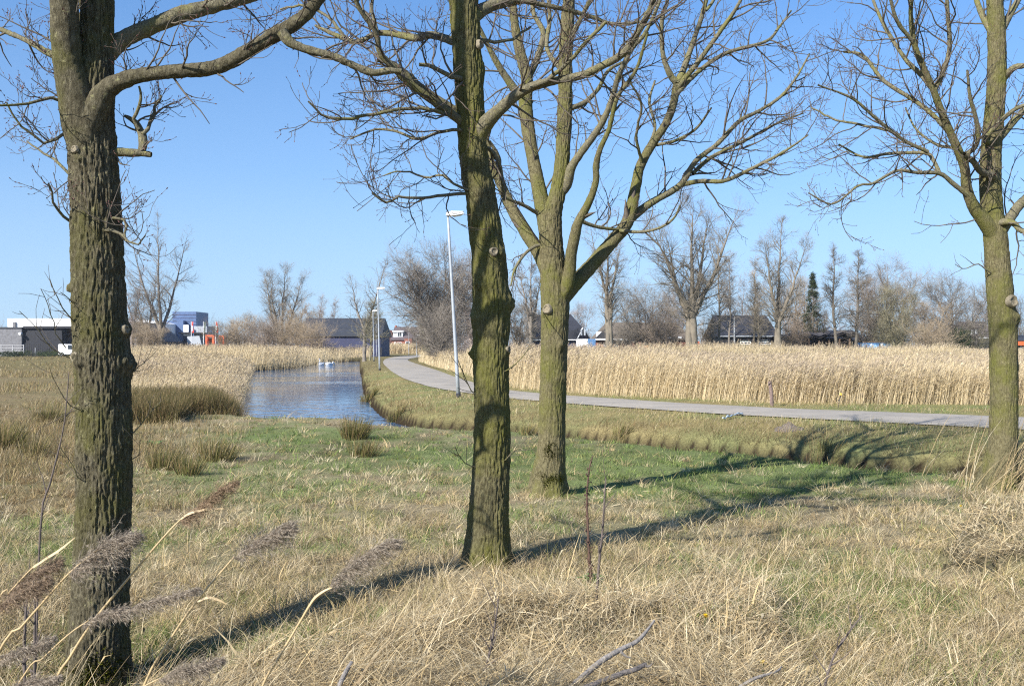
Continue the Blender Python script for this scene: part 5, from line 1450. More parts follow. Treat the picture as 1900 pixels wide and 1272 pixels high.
for px in (1238, 1258): window(r, PX(px, d), PX(px + 6, d), PZ(631, d) + .3, PZ(624, d), d - .3, bars=1)
d = 166
r, x0, x1, z0, ze, zr = far_house(1337, 1440, 585, 624.5, d, 13, C_ROOF_D, C_BLACK, 'tall barn with a blue black roof and green doors right of centre', 0., 0., 'barn', 'barn')
MB().box(x0 - .3, x1 + .3, d - .52, d - .37, ze, ze + .16).build('gutter', C_STEEL, r)
MB().tube([(PX(1361, d), d - .65, ze - 1.0), (PX(1361, d), d - .65, PZ(586, d))], [.11, .11], 8).build('flue_pipe', C_GALV, r)
for px0, px1, bars in ((1372.5, 1393, 2), (1408, 1430, 1)):
    dr = MB().box(PX(px0, d), PX(px1, d), d - .12, d + .02, -.1, PZ(632.5, d)).build('door', C_GREEN, r)
    window(dr, PX(px0 + .6, d), PX(px1 - .6, d), PZ(638.5, d), PZ(633.2, d), d - .125, fw=.11, bars=bars)
MB().box(PX(1406, d), PX(1424, d), d - .11, d + .02, PZ(630.6, d), PZ(629.8, d)).build('lintel', C_STEEL, r)
d = 146
for px0, px1, t, lab in ((1289, 1298, 633.5, 'red orange skip between the big willow like tree and the barn'), (1196.5, 1204.5, 641, 'orange barrow left one of two above the reeds'), (1214, 1222, 640.5, 'orange barrow right one of two above the reeds')):
    r = bld('skip' if px0 == 1289 else 'barrow', (px0 + px1) / 2, d, lab, 'skip' if px0 == 1289 else 'barrow')
    x0, x1, zt = PX(px0, d), PX(px1, d), PZ(t, d)
    MB().prism([(x0 + .06, .55 if t > 635 else .1), (x1 - .06, .55 if t > 635 else .1), (x1, zt), (x0, zt)], 'y', d, d + .9).build('tray', C_ORANGE, r)
    MB().tube([(x0 + .2, d + .4, .0), (x0 + .2, d + .4, .6)], [.05, .05], 6).build('leg', C_STEEL, r); MB().tube([(x1 - .2, d + .4, .0), (x1 - .2, d + .4, .6)], [.05, .05], 6).build('leg', C_STEEL, r)
# sagging shed with tarpaulins
d = 152
r = bld('shed', 1520, d, 'sagging dark open shed covered with tarpaulins, two white roof strips behind it', 'shed')
n, m = 40, 8
V = []
for i in range(n):
    for j in range(m):
        px = 1443 + (1600 - 1443) * i / (n - 1)
        zt = np.interp(px, [1443, 1470, 1500, 1530, 1560, 1580, 1600], [628, 623, 619, 622, 618, 617, 622])
        V.append((PX(px, d), d + j * .8, PZ(zt, d) + .35 * math.sin(j * .6) + .22 * vn(px / 6, j, 0, 401)))
idx = np.arange(n * m).reshape(n, m); Q = np.stack([idx[:-1, :-1], idx[1:, :-1], idx[1:, 1:], idx[:-1, 1:]], -1).reshape(-1, 4)
V = np.array(V, float); V2 = V - np.array([0, 0, .3]); nn = len(V)
raw_mesh('roof', np.vstack([V, V2]), [np.vstack([Q, Q[:, ::-1] + nn])], C_TARP, r)
for k in range(9): 
    px = 1446 + k * 19
    MB().box(PX(px, d) - .1, PX(px, d) + .1, d + .5, d + .7, -.1, PZ(626, d)).build('post', C_RUST, r)
MB().box(PX(1445, d), PX(1600, d), d + 4.5, d + 4.8, -.1, PZ(627, d)).build('back_wall', C_RUST, r)
rng = np.random.default_rng(5)
for k in range(18):
    px = rng.uniform(1446, 1592); w = rng.uniform(.5, 1.4); h = rng.uniform(.5, 1.6); yy = d + 1 + rng.uniform(0, 2)
    mb = MB().prism([(PX(px, d), 0), (PX(px, d) + w, 0), (PX(px, d) + w * .9, h), (PX(px, d) + w * .2, h * 1.1)], 'y', yy, yy + .8)
    mb.build('stored_bale', [C_TARP, C_RUST, C_MBLUE, C_STEEL, C_BLACK][k % 5], r)
d = 168
r, x0, x1, z0, ze, zr = far_house(1500, 1600, 612, 632, d, 8, C_ROOF_G, C_BLACK, 'low grey roofed stable behind the sagging shed with two pale roof strips', .3, .3, 'stable', 'stable')
for a, b in (((1527, 615.5), (1541, 608.5)), ((1556.5, 613), (1568.5, 606.5))):
    A, B = UP(*a, d - .8), UP(*b, d + .6)
    MB().add([A, B, (B[0], B[1], B[2] + .38), (A[0], A[1], A[2] + .38), (A[0], A[1] + .2, A[2]), (B[0], B[1] + .2, B[2]), (B[0], B[1] + .2, B[2] + .38), (A[0], A[1] + .2, A[2] + .38)], [(0, 1, 2, 3), (5, 4, 7, 6), (3, 2, 6, 7), (1, 0, 4, 5), (0, 3, 7, 4), (1, 5, 6, 2)]).build('roof_strip', C_WHITE, r)
# painted wall
d = 143
r = bld('painted_wall', 1632, d, 'long wall painted with light blue graffiti shapes under the brown trees', 'wall')
x0, x1 = PX(1593, d), PX(1672, d); zt = PZ(635.5, d)
w = MB().box(x0, x1, d, d + .25, -.1, zt).build('wall', C_MBLUE, r)
MB().box(x0, x1, d - .05, d + .3, zt, zt + .14).build('coping', C_RUST, r)
rng = np.random.default_rng(9)
for k in range(15):
    xc = x0 + (x1 - x0) * (k + .5) / 15 + rng.normal(0, .06); hw = rng.uniform(.12, .26); z1 = rng.uniform(.4, .7); z2 = zt - rng.uniform(.05, .3); sk = rng.normal(0, .22)
    MB().prism([(xc - hw, z1), (xc + hw * .7, z1 + .1), (xc + hw + sk, z2), (xc - hw * .6 + sk, z2 - .1)], 'y', d - .03 - .002 * k, d + .01).build('graffiti_stroke', [C_LBLUE, C_LBLUE, C_BLACK, C_WHITE, C_LBLUE][k % 5], w)
r = bld('trailer', 1690, d + 1, 'small pale grey trailer right of the painted wall', 'trailer')
MB().prism([(PX(1685, d), .4), (PX(1697, d), .4), (PX(1697, d), PZ(633, d)), (PX(1694, d), PZ(630.5, d)), (PX(1687, d), PZ(631, d))], 'y', d + 1, d + 2.6).build('body', C_STEEL, r)
MB().tube([(PX(1691, d), d + .98, .35), (PX(1691, d), d + 1.15, .35)], [.33, .33], 14).build('wheel', C_BLACK, r)
# right houses
d = 172
r, x0, x1, z0, ze, zr = far_house(1786, 1850, 596.5, 627, d, 9, C_ROOF_P, C_BLACK, 'dark roofed house with white dormer windows left of the tree at the right edge', 1.4, .2)
dm = MB().box(PX(1793, d), PX(1818, d), d + .5, d + 3.5, PZ(623.5, d), PZ(610, d)).build('dormer', C_ROOF_D, r)
for px in (1796, 1804, 1811.5): window(dm, PX(px, d), PX(px + 3.8, d), PZ(623, d), PZ(611.5, d), d + .48, fw=.2)
MB().box(PX(1808, d), PX(1850, d), d - .52, d - .37, ze - .05, ze + .14).build('gutter', C_WHITE, r)
MB().box(PX(1828, d), PX(1836, d), d - .06, d + .02, .3, .9).build('door', C_STEEL, r)
d = 150
r = bld('market_stall', 1892, d, 'stall with an orange front and grey roof at the right photo edge', 'stall')
MB().box(PX(1882, d), PX(1960, d), d, d + 5, PZ(640.5, d), PZ(632, d)).build('fascia', C_ORANGE, r)
gable_roof_x(PX(1882, d), PX(1960, d), d, d + 5, PZ(632, d), PZ(621, d), .4, .4, .1, .1).build('roof', C_ROOF_G, r)
for px in (1884, 1897, 1925, 1955): MB().box(PX(px, d) - .1, PX(px, d) + .1, d + .4, d + .6, -.1, PZ(640.5, d)).build('post', C_STEEL, r)
MB().box(PX(1884, d), PX(1958, d), d + 3, d + 3.2, -.1, PZ(640.6, d)).build('back_wall', C_GREYW, r)
# low dark hedge in front of the shed
leafy(58, 652, 170, 170, 5000, 'low dark green hedge in front of the paddock fence', 'hedge', EV, False, 'hedge', 8)

# ------------------------------------------------------------------ street lamps
M_LAMPHEAD = plain('lamp_head_white', (.62, .63, .62), .45, .06, 3)
M_LENS, _nt, _p, _N, _L = newmat('lamp_lens'); _p.inputs['Base Color'].default_value = (.55, .56, .55, 1); _p.inputs['Roughness'].default_value = .2
def street_lamp(px, py, d, tpx, tpy, label, headdir=1):
    x, z0 = PX(px, d), gz(PX(px, d), d)
    r = thing('street_lamp', (x, d, z0), label, 'street lamp', 'street lamps along the road')
    tx, tz = PX(tpx, d), PZ(tpy, d)
    n = 7; P = [(x + (tx - x) * t, d, z0 - .1 + (tz - z0 + .1) * t) for t in np.linspace(0, 1, n)]
    MB().tube(P, np.linspace(.064, .038, n), 14).build('pole', C_GALV, r, True)
    MB().tube([(x, d, z0 - .05), (x + (tx - x) * .022, d, z0 + .14)], [.082, .08], 14).build('base_sleeve', C_BLACK, r, True)
    s = headdir
    h = MB().add([(tx - s * .06, d - .09, tz - .02), (tx + s * .14, d - .14, tz - .03), (tx + s * .52, d - .11, tz + .03), (tx + s * .52, d + .11, tz + .03), (tx + s * .14, d + .14, tz - .03), (tx - s * .06, d + .09, tz - .02),
                  (tx - s * .05, d - .05, tz + .09), (tx + s * .14, d - .09, tz + .125), (tx + s * .50, d - .08, tz + .12), (tx + s * .50, d + .08, tz + .12), (tx + s * .14, d + .09, tz + .125), (tx - s * .05, d + .05, tz + .09)],
                 [(0, 1, 4, 5), (1, 2, 3, 4), (6, 11, 10, 7), (7, 10, 9, 8), (0, 6, 7, 1), (1, 7, 8, 2), (2, 8, 9, 3), (3, 9, 10, 4), (4, 10, 11, 5), (5, 11, 6, 0)]).build('lamp_head', M_LAMPHEAD, r)
    MB().add([(tx + s * .15, d - .10, tz - .035), (tx + s * .48, d - .08, tz + .017), (tx + s * .48, d + .08, tz + .017), (tx + s * .15, d + .10, tz - .035), (tx + s * .2, d - .06, tz - .06), (tx + s * .43, d - .05, tz - .02), (tx + s * .43, d + .05, tz - .02), (tx + s * .2, d + .06, tz - .06)],
             [(4, 5, 6, 7), (0, 1, 5, 4), (1, 2, 6, 5), (2, 3, 7, 6), (3, 0, 4, 7)]).build('lens', M_LENS, h)
street_lamp(851, 737, 32.6, 831, 399, 'nearest grey street lamp, leaning slightly, left of the middle trunk')
street_lamp(704.5, 686, 72.5, 701, 536, 'second grey street lamp between the pond and the road')
street_lamp(694, 668, 116, 692, 577, 'third street lamp, close left of the second one')
street_lamp(699, 661, 152, 698, 592, 'fourth street lamp, small, right behind the second one')
street_lamp(503, 655, 215, 503, 592, 'far street lamp standing among the tan shrubs left of the dark barn')
street_lamp(758.5, 655, 190, 758.5, 608, 'thin far street lamp in front of the dormer house')
street_lamp(773.5, 663, 150, 773, 622, 'short far street lamp on the inner side of the road bend')

# ------------------------------------------------------------------ swans
M_SWAN = plain('swan_white', (.80, .80, .78), .7, .05, 8); M_BEAK = plain('beak_orange', (.6, .2, .04), .5, .1, 8)
def swan(px, d, head, yaw, label, down=False):
    x = PX(px, d); z = WL
    r = thing('swan', (x, d, z), label, 'swan', 'swans on the pond')
    c, s = math.cos(yaw), math.sin(yaw)
    L = lambda u, w, v=0: (x + u * c - v * s, d + u * s + v * c, z + w)
    P = [(-.62, .20), (-.52, .19), (-.38, .15), (-.15, .12), (.10, .12), (.28, .15), (.38, .22)]
    R = [.02, .10, .19, .25, .25, .20, .13]
    neck = [(.44, .32), (.42, .46), (.36, .60), (.36, .72), (.44, .79)] if not down else [(.46, .30), (.52, .40), (.58, .42), (.66, .34), (.70, .22)]
    P += neck; R += [.075, .055, .05, .05, .062]
    h = (P[-1][0] + (.10 if not down else .02), P[-1][1] - (.03 if not down else .09)); P.append(h); R.append(.045)
    C = crs(np.column_stack([np.array(P), R]), 40)
    body = MB().tube([L(u, w) for u, w, _ in C], np.maximum(C[:, 2], .01), 14)
    b = body.build('body', M_SWAN, r, True)
    MB().tube([L(*h), L(h[0] + (.11 if not down else .02), h[1] - (.03 if not down else .1))], [.036, .012], 8).build('beak', M_BEAK, b, True)
    for sd in (-1, 1):
        W = crs(np.array([(.2, .22, .16 * sd, .05), (0, .28, .22 * sd, .11), (-.3, .30, .18 * sd, .10), (-.6, .33, .06 * sd, .02)]), 16)
        MB().tube([L(u, w, v) for u, w, v, _ in W], W[:, 3], 10).build('wing', M_SWAN, b, True)
swan(596, 118, 0, math.radians(250), 'white swan with its neck raised, left of the two on the pond')
swan(611.5, 118, 0, math.radians(50), 'white swan with its neck lowered, right of the two on the pond', True)

# ------------------------------------------------------------------ small things on the ground
def weather(name, label, cat, pts, d, mat, grp=None, side=()):
    pts3 = [np.array(UP(px, py, dd)) for (px, py, r), dd in zip(pts, d)]
    pts3 = [np.array([p[0], p[1], max(p[2], gz(p[0], p[1]) + .012)]) for p in pts3]
    L = np.column_stack([np.array(pts3), [.75 * r * dd / F for (_, _, r), dd in zip(pts, d)]])
    o_, Q = None, None
    V, Q = bark_skin(L[:, :3], L[:, 3], 12, .012, .0015, 60)
    Vs, Qs = [V], [Q]
    for sp, sd in side:
        l = np.column_stack([np.array([UP(a, b, sd) for a, b, _ in sp]), [r * sd / F for _, _, r in sp]])
        v, q = bark_skin(l[:, :3], l[:, 3], 8, .012, .0008, 60); Qs.append(q + sum(map(len, Vs))); Vs.append(v)
    o = raw_mesh(name, np.vstack(Vs), [np.vstack(Qs)], mat, smooth=True)
    return tag(o, label, cat, grp)
M_DEAD = plain('dead_wood_grey', (.22, .20, .18), .9, .35, 30, bmp=.6)
M_DEADD = plain('dead_wood_dark', (.12, .105, .095), .9, .45, 26, bmp=.6)
weather('fallen_branch', 'long pale grey fallen branch rising out of the straw at the bottom', 'branch', [(1010, 1330, 9), (1062, 1272, 8.5), (1110, 1230, 7.5), (1150, 1205, 6.5), (1180, 1190, 5.5), (1198, 1172, 4.5), (1214, 1150, 2.5)], [4.15, 4.3, 4.45, 4.55, 4.62, 4.68, 4.75], M_DEAD, 'fallen branches in the straw', [([(1152, 1208, 3), (1160, 1216, 2.4), (1170, 1220, 1.6)], 4.5)])
weather('fallen_branch', 'shorter dark fallen branch with a broken end beside the pale one', 'branch', [(1020, 1310, 8), (1088, 1275, 8), (1120, 1262, 7.5), (1150, 1250, 7), (1180, 1240, 6.5), (1198, 1232, 5.5)], [4.1, 4.2, 4.26, 4.3, 4.34, 4.38], M_DEADD, 'fallen branches in the straw', [([(1196, 1234, 3), (1204, 1236, 2), (1210, 1230, 1.2)], 4.36)])
weather('fallen_branch', 'short grey stick end in the straw at the bottom centre', 'branch', [(610, 1320, 6), (628, 1275, 6.5), (642, 1245, 6), (653, 1228, 5)], [4.2, 4.3, 4.38, 4.44], M_DEAD, 'fallen branches in the straw')
weather('fallen_branch', 'thin grey twig lying at the bottom right', 'branch', [(1370, 1275, 4), (1400, 1258, 4), (1440, 1245, 3), (1450, 1236, 2)], [4.3, 4.35, 4.42, 4.46], M_DEAD, 'fallen branches in the straw')

# post by the road and other roadside bits
def simple(name, px, py, label, cat, grp=None):
    h = hit(px, py); return thing(name, h, label, cat, grp), h
M_POSTW = plain('post_weathered', (.16, .115, .10), .9, .4, 14, bmp=.6)
r, h = simple('wooden_post', 1433, 753, 'leaning weathered wooden post at the edge of the reeds', 'post')
d = h[1]; V, Q = bark_skin(np.array([(h[0], d, h[2] - .2), (h[0] - .03, d, h[2] + .35), (h[0] - .075, d, PZ(707, d))]), np.array([.055, .055, .05]), 14, .02, .004, 30)
raw_mesh('post', V, [Q], M_POSTW, r, smooth=True)
MB().tube([(h[0] - .07, d - .05, PZ(709, d)), (h[0] - .13, d - .06, PZ(711, d) - .02)], [.022, .015], 7).build('peg', M_POSTW, r)
r, h = simple('marker_stick', 1554, 757, 'thin dark marker stick with a yellow tip before the reeds', 'marker')
d = h[1]
MB().tube([(h[0], d, h[2] - .05), (h[0] + .05, d, PZ(742, d)), (h[0] + .09, d, PZ(731, d))], [.008, .007, .006], 6).build('stick', C_BLACK, r)
MB().tube([(h[0] + .085, d, PZ(732.5, d)), (h[0] + .095, d, PZ(729, d))], [.035, .03], 8).build('tip', C_YEL, r)
MB().tube([(h[0] + .03, d - .01, PZ(744, d)), (h[0] + .04, d - .01, PZ(741.5, d))], [.024, .02], 8).build('collar', C_BLACK, r)
h0, h1 = hit(1341, 781), hit(1378, 771)
M_PALEB = plain('pale_blue_plastic', (.42, .52, .58), .5, .25, 9)
n = 22; P = []
for i in range(n):
    t = i / (n - 1); x = h0[0] + (h1[0] - h0[0]) * t; y = h0[1] + (h1[1] - h0[1]) * t
    P.append((x, y, gz(x, y) + .06 + .02 * vn(t * 9, 1, 0, 3)))
o = MB().tube(P, [.012 + .014 * math.sin(i * .9) ** 2 + .008 * vn(i * .7, 0, 0, 8) for i in range(n)], 8).build('plastic_strip', M_PALEB, smooth=True)
tag(o, 'crumpled pale blue plastic strip lying at the road edge', 'plastic strip')
M_MOLE = plain('mole_soil', (.15, .125, .105), 1, .35, 30, bmp=1)
r, h = simple('molehill', 1463, 797, 'grey brown molehill on the sunny ditch bank', 'molehill')
rng = np.random.default_rng(3)
k, m = 26, 9; V = []
for j in range(m):
    for i in range(k):
        a = 2 * math.pi * i / k; q = .30 * j / (m - 1); zz = .13 * math.exp(-(q / .16) ** 2) + .02 * rng.normal() * (j < m - 1)
        V.append((h[0] + q * math.cos(a) * 1.2, h[1] + q * math.sin(a), gz(h[0] + q * math.cos(a) * 1.2, h[1] + q * math.sin(a)) + zz - .01))
idx = np.arange(m * k).reshape(m, k)
raw_mesh('mound', np.array(V), [np.stack([idx[:-1], idx[1:], np.roll(idx[1:], -1, 1), np.roll(idx[:-1], -1, 1)], -1).reshape(-1, 4)], M_MOLE, r, smooth=True)

# dock with a rusty seed stalk and green leaves
M_DOCK = plain('dock_rust', (.075, .042, .028), .8, .4, 40); M_LEAFG = plain('leaf_green', (.07, .14, .03), .6, .35, 20)
def leaf_rosette(h, n, L, W, parent, mat, up=.5, seed=1):
    rng = np.random.default_rng(seed); mb = MB()
    for i in range(n):
        a = rng.uniform(0, 6.28); l = L * rng.uniform(.6, 1.1); e = up * rng.uniform(.4, 1.4)
        u = np.array([math.cos(a), math.sin(a), 0]); s = np.array([-math.sin(a), math.cos(a), 0])
        V = []; k = 6
        for q in range(k):
            t = q / (k - 1); w = W * math.sin(math.pi * min(t * .9 + .08, 1)) * rng.uniform(.85, 1.15); p = np.array(h) + u * l * t + np.array([0, 0, l * (e * t - .7 * e * t * t) + .01])
            V += [p - s * w + np.array([0, 0, .3 * w]), p, p + s * w + np.array([0, 0, .3 * w])]
        F_ = []
        for q in range(k - 1):
            for c in range(2): b_ = q * 3 + c; F_.append((b_, b_ + 1, b_ + 4, b_ + 3))
        mb.add(V, F_)
    return mb.build('leaves', mat, parent, True)
hb = hit(1097, 1082)
r = thing('dock_plant', hb, 'rust brown dead dock stalk with fresh green leaves at its foot', 'dock plant')
d = hb[1]; tr = [(1097, 1085, 3), (1094, 1040, 3), (1091, 980, 2.6), (1089, 930, 2.4), (1091, 890, 2), (1095, 862, 1.6), (1100, 845, 1)]
P = np.array([UP(a, b, d) for a, b, _ in tr]); P[0, 2] = hb[2]
MB().tube(crs(P, 24), np.interp(np.linspace(0, 1, 24), np.linspace(0, 1, 7), [q[2] * d / F for q in tr]), 7).build('stem', M_DOCK, r, True)
rng = np.random.default_rng(12); mb = MB(); C24 = crs(P, 60)
for k in range(150):
    i = int(np.clip(rng.choice([rng.uniform(4, 12), rng.uniform(15, 30), rng.uniform(36, 56)]), 0, 59)); c = C24[i] + rng.normal(size=3) * np.array([.011, .011, .012])
    s = rng.uniform(.0035, .008)
    mb.add([c + np.array(v) * s for v in ((1, 0, 0), (-1, 0, 0), (0, 1, 0), (0, -1, 0), (0, 0, 1.3), (0, 0, -1.3))], [(0, 2, 4), (2, 1, 4), (1, 3, 4), (3, 0, 4), (2, 0, 5), (1, 2, 5), (3, 1, 5), (0, 3, 5)])
mb.build('seeds', M_DOCK, r)
leaf_rosette(hb, 14, .13, .018, r, M_LEAFG, .9, 4)
hb = hit(287, 832)
r = thing('leafy_weed', hb, 'fresh green leafy weed on the meadow right of the thick left trunk', 'weed')
leaf_rosette(hb, 30, .26, .05, r, M_LEAFG, 1.1, 5)
M_DAND = plain('dandelion_yellow', (.75, .55, .02), .7, .1, 30)
for px, py, lab in ((1781, 957, 'yellow dandelion below the straw at the right tree'), (1306, 1176, 'yellow dandelion in the straw above the pale branch'), (1413, 1268, 'yellow dandelion at the bottom edge right of the thin twig')):
    hb = hit(px, py); r = thing('dandelion', hb, lab, 'flower', 'dandelions in the grass')
    z = PZ(py - 5, hb[1]) 
    z = max(z, hb[2] + .1)
    MB().tube([(hb[0], hb[1], hb[2] - .02), (hb[0] + .01, hb[1], z)], [.003, .003], 5).build('stem', M_LEAFG, r)
    mb = MB(); rng = np.random.default_rng(int(px))
    for k in range(40):
        a = rng.uniform(0, 6.28); e = rng.uniform(.1, 1.4); u = np.array([math.cos(a) * math.cos(e), math.sin(a) * math.cos(e), math.sin(e)]); s = np.array([-math.sin(a), math.cos(a), 0]) * .003
        c = np.array([hb[0] + .01, hb[1], z]); mb.add([c - s, c + s, c + u * .02 + s, c + u * .02 - s], [(0, 1, 2, 3)])
    mb.build('flower', M_DAND, r)

# thin dead weed stems around the left foreground
M_STALK = plain('weed_stalk', (.10, .08, .07), .9, .35, 40)
def weed(pts, d, label, side=()):
    P = np.array([UP(a, b, d) for a, b, _ in pts]); b0 = (P[0, 0], d, gz(P[0, 0], d)); P[0, 2] = min(P[0, 2], b0[2])
    C = crs(np.column_stack([P, [q[2] * d / F for q in pts]]), 24)
    Pm = [(C[None, :, :3], C[None, :, 3], 6)]
    rng = np.random.default_rng(int(pts[0][0]) + 7)
    t = spawn(rng, C[None, :, :3], C[None, :, 3], [9], .3, 1, (25, 55), lambda t, pl, u: .05 + .12 * u, 6, .1, .1, .7, .0008)
    o = tube_mesh('dead_weed', Pm + [(t[0], t[1], 4)], M_STALK)
    tag(o, label, 'weed', 'thin dead weed stems')
weed([(62, 1060, 2), (75, 980, 2), (92, 900, 1.8), (110, 830, 1.6), (120, 780, 1.2), (128, 690, .9)], 4.6, 'long thin dead weed stem close left of the thick left trunk')
weed([(64, 1262, 2.6), (64, 1200, 2.4), (65, 1150, 2), (64, 1100, 1.4)], 4.0, 'short upright dead weed stem left of the trunk foot')
weed([(46, 1262, 3), (46, 1190, 2.8), (50, 1110, 2.2)], 3.9, 'thick short dead weed stem at the left bottom')
weed([(885, 1290, 2.4), (905, 1225, 2.2), (918, 1160, 1.8), (925, 1110, 1.2)], 4.5, 'dark dead weed stem in the straw at the bottom centre')
weed([(1510, 1290, 2.6), (1540, 1235, 2.4), (1570, 1180, 1.8), (1600, 1140, 1.2)], 4.4, 'dark branching weed stem in the grass at the bottom right')
weed([(1106, 1075, 2.6), (1112, 1040, 2.4), (1118, 985, 2), (1122, 920, 1.6), (1124, 885, 1)], 6.3, 'pale thin dead stem just right of the dock stalk')

# ------------------------------------------------------------------ reeds in front of the camera
PLN = .82 * np.array([[.40, .335, .265], [.50, .425, .335], [.31, .255, .20], [.62, .54, .43], [.23, .185, .145]])
M_STEMR = plain('reed_stem_straw', (.44, .325, .17), .55, .22, 18)
def big_reed(stem, plume, d, label, width, leaf=None, n=520, seed=1, dark=1.0):
    """stem: px polyline with radius; plume: px axis of the bent panicle; width: its px half width"""
    rng = np.random.default_rng(seed)
    P = np.array([UP(a, b, d) for a, b, _ in stem]); R = np.array([q[2] for q in stem]) * d / F * .8
    # carry the stem on down to the soil
    t = unit(P[0] - P[1]); g0 = gz(P[0, 0], d)
    base = P[0].copy(); q = 0
    while base[2] > g0 and q < 60: base = base + (t * .04 + np.array([0, 0, -.02])); q += 1
    P = np.vstack([base, P]) if q else P; R = np.concatenate([[R[0] * 1.1], R]) if q else R
    r = thing('reed', (P[0, 0], P[0, 1], gz(P[0, 0], P[0, 1])), label, 'reed', 'wind bent reed plumes close to the camera')
    C = crs(np.column_stack([P, R]), 40)
    MB().tube(C[:, :3], C[:, 3], 8).build('stem', M_STEMR, r, True)
    A = crs(np.array([UP(a, b, d) for a, b in plume]), 30)
    L = np.linalg.norm(np.diff(A, axis=0), axis=1).sum(); W = width * d / F
    # side branchlets sweep to the lee side, each a spray of fine hairs
    rb = RB()
    m = int(n * .72)
    t = rng.random(m) ** .9; i = np.clip((t * 28).astype(int), 0, 28)
    p0 = A[i] + (A[i + 1] - A[i]) * rng.random((m, 1)); T = unit(A[i + 1] - A[i])
    lee = np.array([.55, 0, -.75])
    env = np.sin(np.pi * np.clip(t * .86 + .12, 0, 1)) ** .7
    D = unit(T * .9 + lee * rng.uniform(-.12, 1.15, (m, 1)) + rng.normal(size=(m, 3)) * np.array([.36, .5, .36]))
    ln = W * 1.8 * env * rng.uniform(.4, 1.15, m)
    K = 5; Cc = np.zeros((m, K, 3)); Cc[:, 0] = p0
    for k in range(1, K):
        D = unit(D + np.array([.09, 0, -.05]) + rng.normal(size=(m, 3)) * .2); Cc[:, k] = Cc[:, k - 1] + D * (ln / (K - 1))[:, None]
    rb.add(Cc, np.tile([.0009, .0012, .0013, .001, .0004], (m, 1)), unit(rng.normal(size=(m, 3))), PLN[rng.integers(0, 5, m)] * rng.uniform(.7, 1.2, (m, 1)) * dark)
    # spikelets and silky hairs
    h = m * 14; a = rng.integers(0, m, h); kk = rng.integers(1, K, h)
    q0 = Cc[a, kk] + rng.normal(0, .0022, (h, 3)); D2 = unit(unit(Cc[a, kk] - Cc[a, kk - 1]) + rng.normal(size=(h, 3)) * .55 + np.array([.15, 0, -.05]))
    l2 = rng.uniform(.007, .017, (h, 1))
    rb.add(np.stack([q0, q0 + D2 * l2 * .5, q0 + D2 * l2 + np.array([.001, 0, -.001])], 1), np.tile([.0006, .0013, .0003], (h, 1)), unit(rng.normal(size=(h, 3))), PLN[rng.integers(0, 5, h)] * rng.uniform(.75, 1.35, (h, 1)) * dark)
    rb.build('plume', M_GRASS, r)
    if leaf:
        for lf in leaf:
            Lc = crs(np.array([UP(a, b, d - .01) for a, b in lf]), 14); dv = unit(np.gradient(Lc, axis=0)); sd = unit(np.cross(dv, np.array([0, 1.0, 0])) + np.array([0, .6, .1]))
            w = .0034 * np.sin(np.pi * np.linspace(.12, 1, 14)) ** .6 + .0006
            V = np.stack([Lc - sd * w[:, None], Lc + np.array([0, -.001, -.001]), Lc + sd * w[:, None]], 1).reshape(-1, 3)
            idx = np.arange(42).reshape(14, 3)
            raw_mesh('leaf', V, [np.stack([idx[:-1, :-1], idx[:-1, 1:], idx[1:, 1:], idx[1:, :-1]], -1).reshape(-1, 4)], M_STEMR, r, smooth=True)
    return r
big_reed([(-10, 1222, 3), (40, 1162, 2.8), (90, 1105, 2.6), (127, 1064, 2.2), (160, 1036, 1.8), (188, 1014, 1.4)], [(125, 1066), (150, 1044), (185, 1016), (215, 1000), (256, 990)], 3.1, 'large fluffy grey plume crossing the thick left trunk', 34, n=760, seed=21)
big_reed([(92, 1290, 3.4), (130, 1218, 3.2), (176, 1148, 3), (240, 1070, 2.6), (300, 1000, 2.2), (332, 966, 1.8), (352, 950, 1.4)], [(330, 968), (356, 948), (385, 925), (412, 905), (440, 893)], 3.2, 'tallest reed with a thick bright stem and a brown plume over the meadow', 20, leaf=[[(336, 962), (352, 952), (378, 945), (415, 943)]], n=420, seed=22, dark=np.array([.92, .79, .66]))
big_reed([(262, 1285, 3), (310, 1195, 2.8), (362, 1118, 2.4), (402, 1070, 2), (435, 1032, 1.8)], [(432, 1036), (452, 1020), (480, 1002), (510, 985), (543, 976)], 3.3, 'grey brown reed plume left of the centre with a straight stem', 30, leaf=[[(366, 1116), (385, 1108), (405, 1112), (420, 1120)]], n=620, seed=23)
big_reed([(480, 1290, 3), (520, 1215, 2.8), (556, 1154, 2.5), (580, 1115, 3.2), (600, 1098, 2.6), (614, 1088, 1.6)], [(606, 1094), (630, 1066), (665, 1036), (700, 1014), (744, 1004)], 3.3, 'grey reed plume nearest the centre below the meadow', 27, leaf=[[(572, 1125), (584, 1108), (602, 1095), (616, 1090)]], n=620, seed=24)
big_reed([(30, 1275, 2), (80, 1220, 1.8), (130, 1174, 1.6), (165, 1150, 1.4)], [(150, 1160), (190, 1138), (230, 1132), (290, 1112), (345, 1098), (372, 1094)], 3.0, 'long flat grey plume low across the thick left trunk', 17, n=560, seed=25)
big_reed([(-20, 1140, 2.4), (18, 1098, 2.2), (60, 1053, 2), (80, 1040, 1.6)], [(0, 1110), (40, 1078), (75, 1055), (112, 1040)], 3.1, 'brown reed plume at the left photo edge, upper one', 24, leaf=[[(62, 1052), (85, 1036), (110, 1020), (140, 996)]], n=480, seed=26, dark=np.array([.85, .76, .68]))
big_reed([(-30, 1180, 2.2), (0, 1140, 2), (25, 1118, 1.6)], [(-10, 1128), (20, 1110), (55, 1092), (90, 1072)], 3.0, 'brown reed plume at the left photo edge, just under the upper one', 22, n=480, seed=27, dark=np.array([.85, .76, .68]))
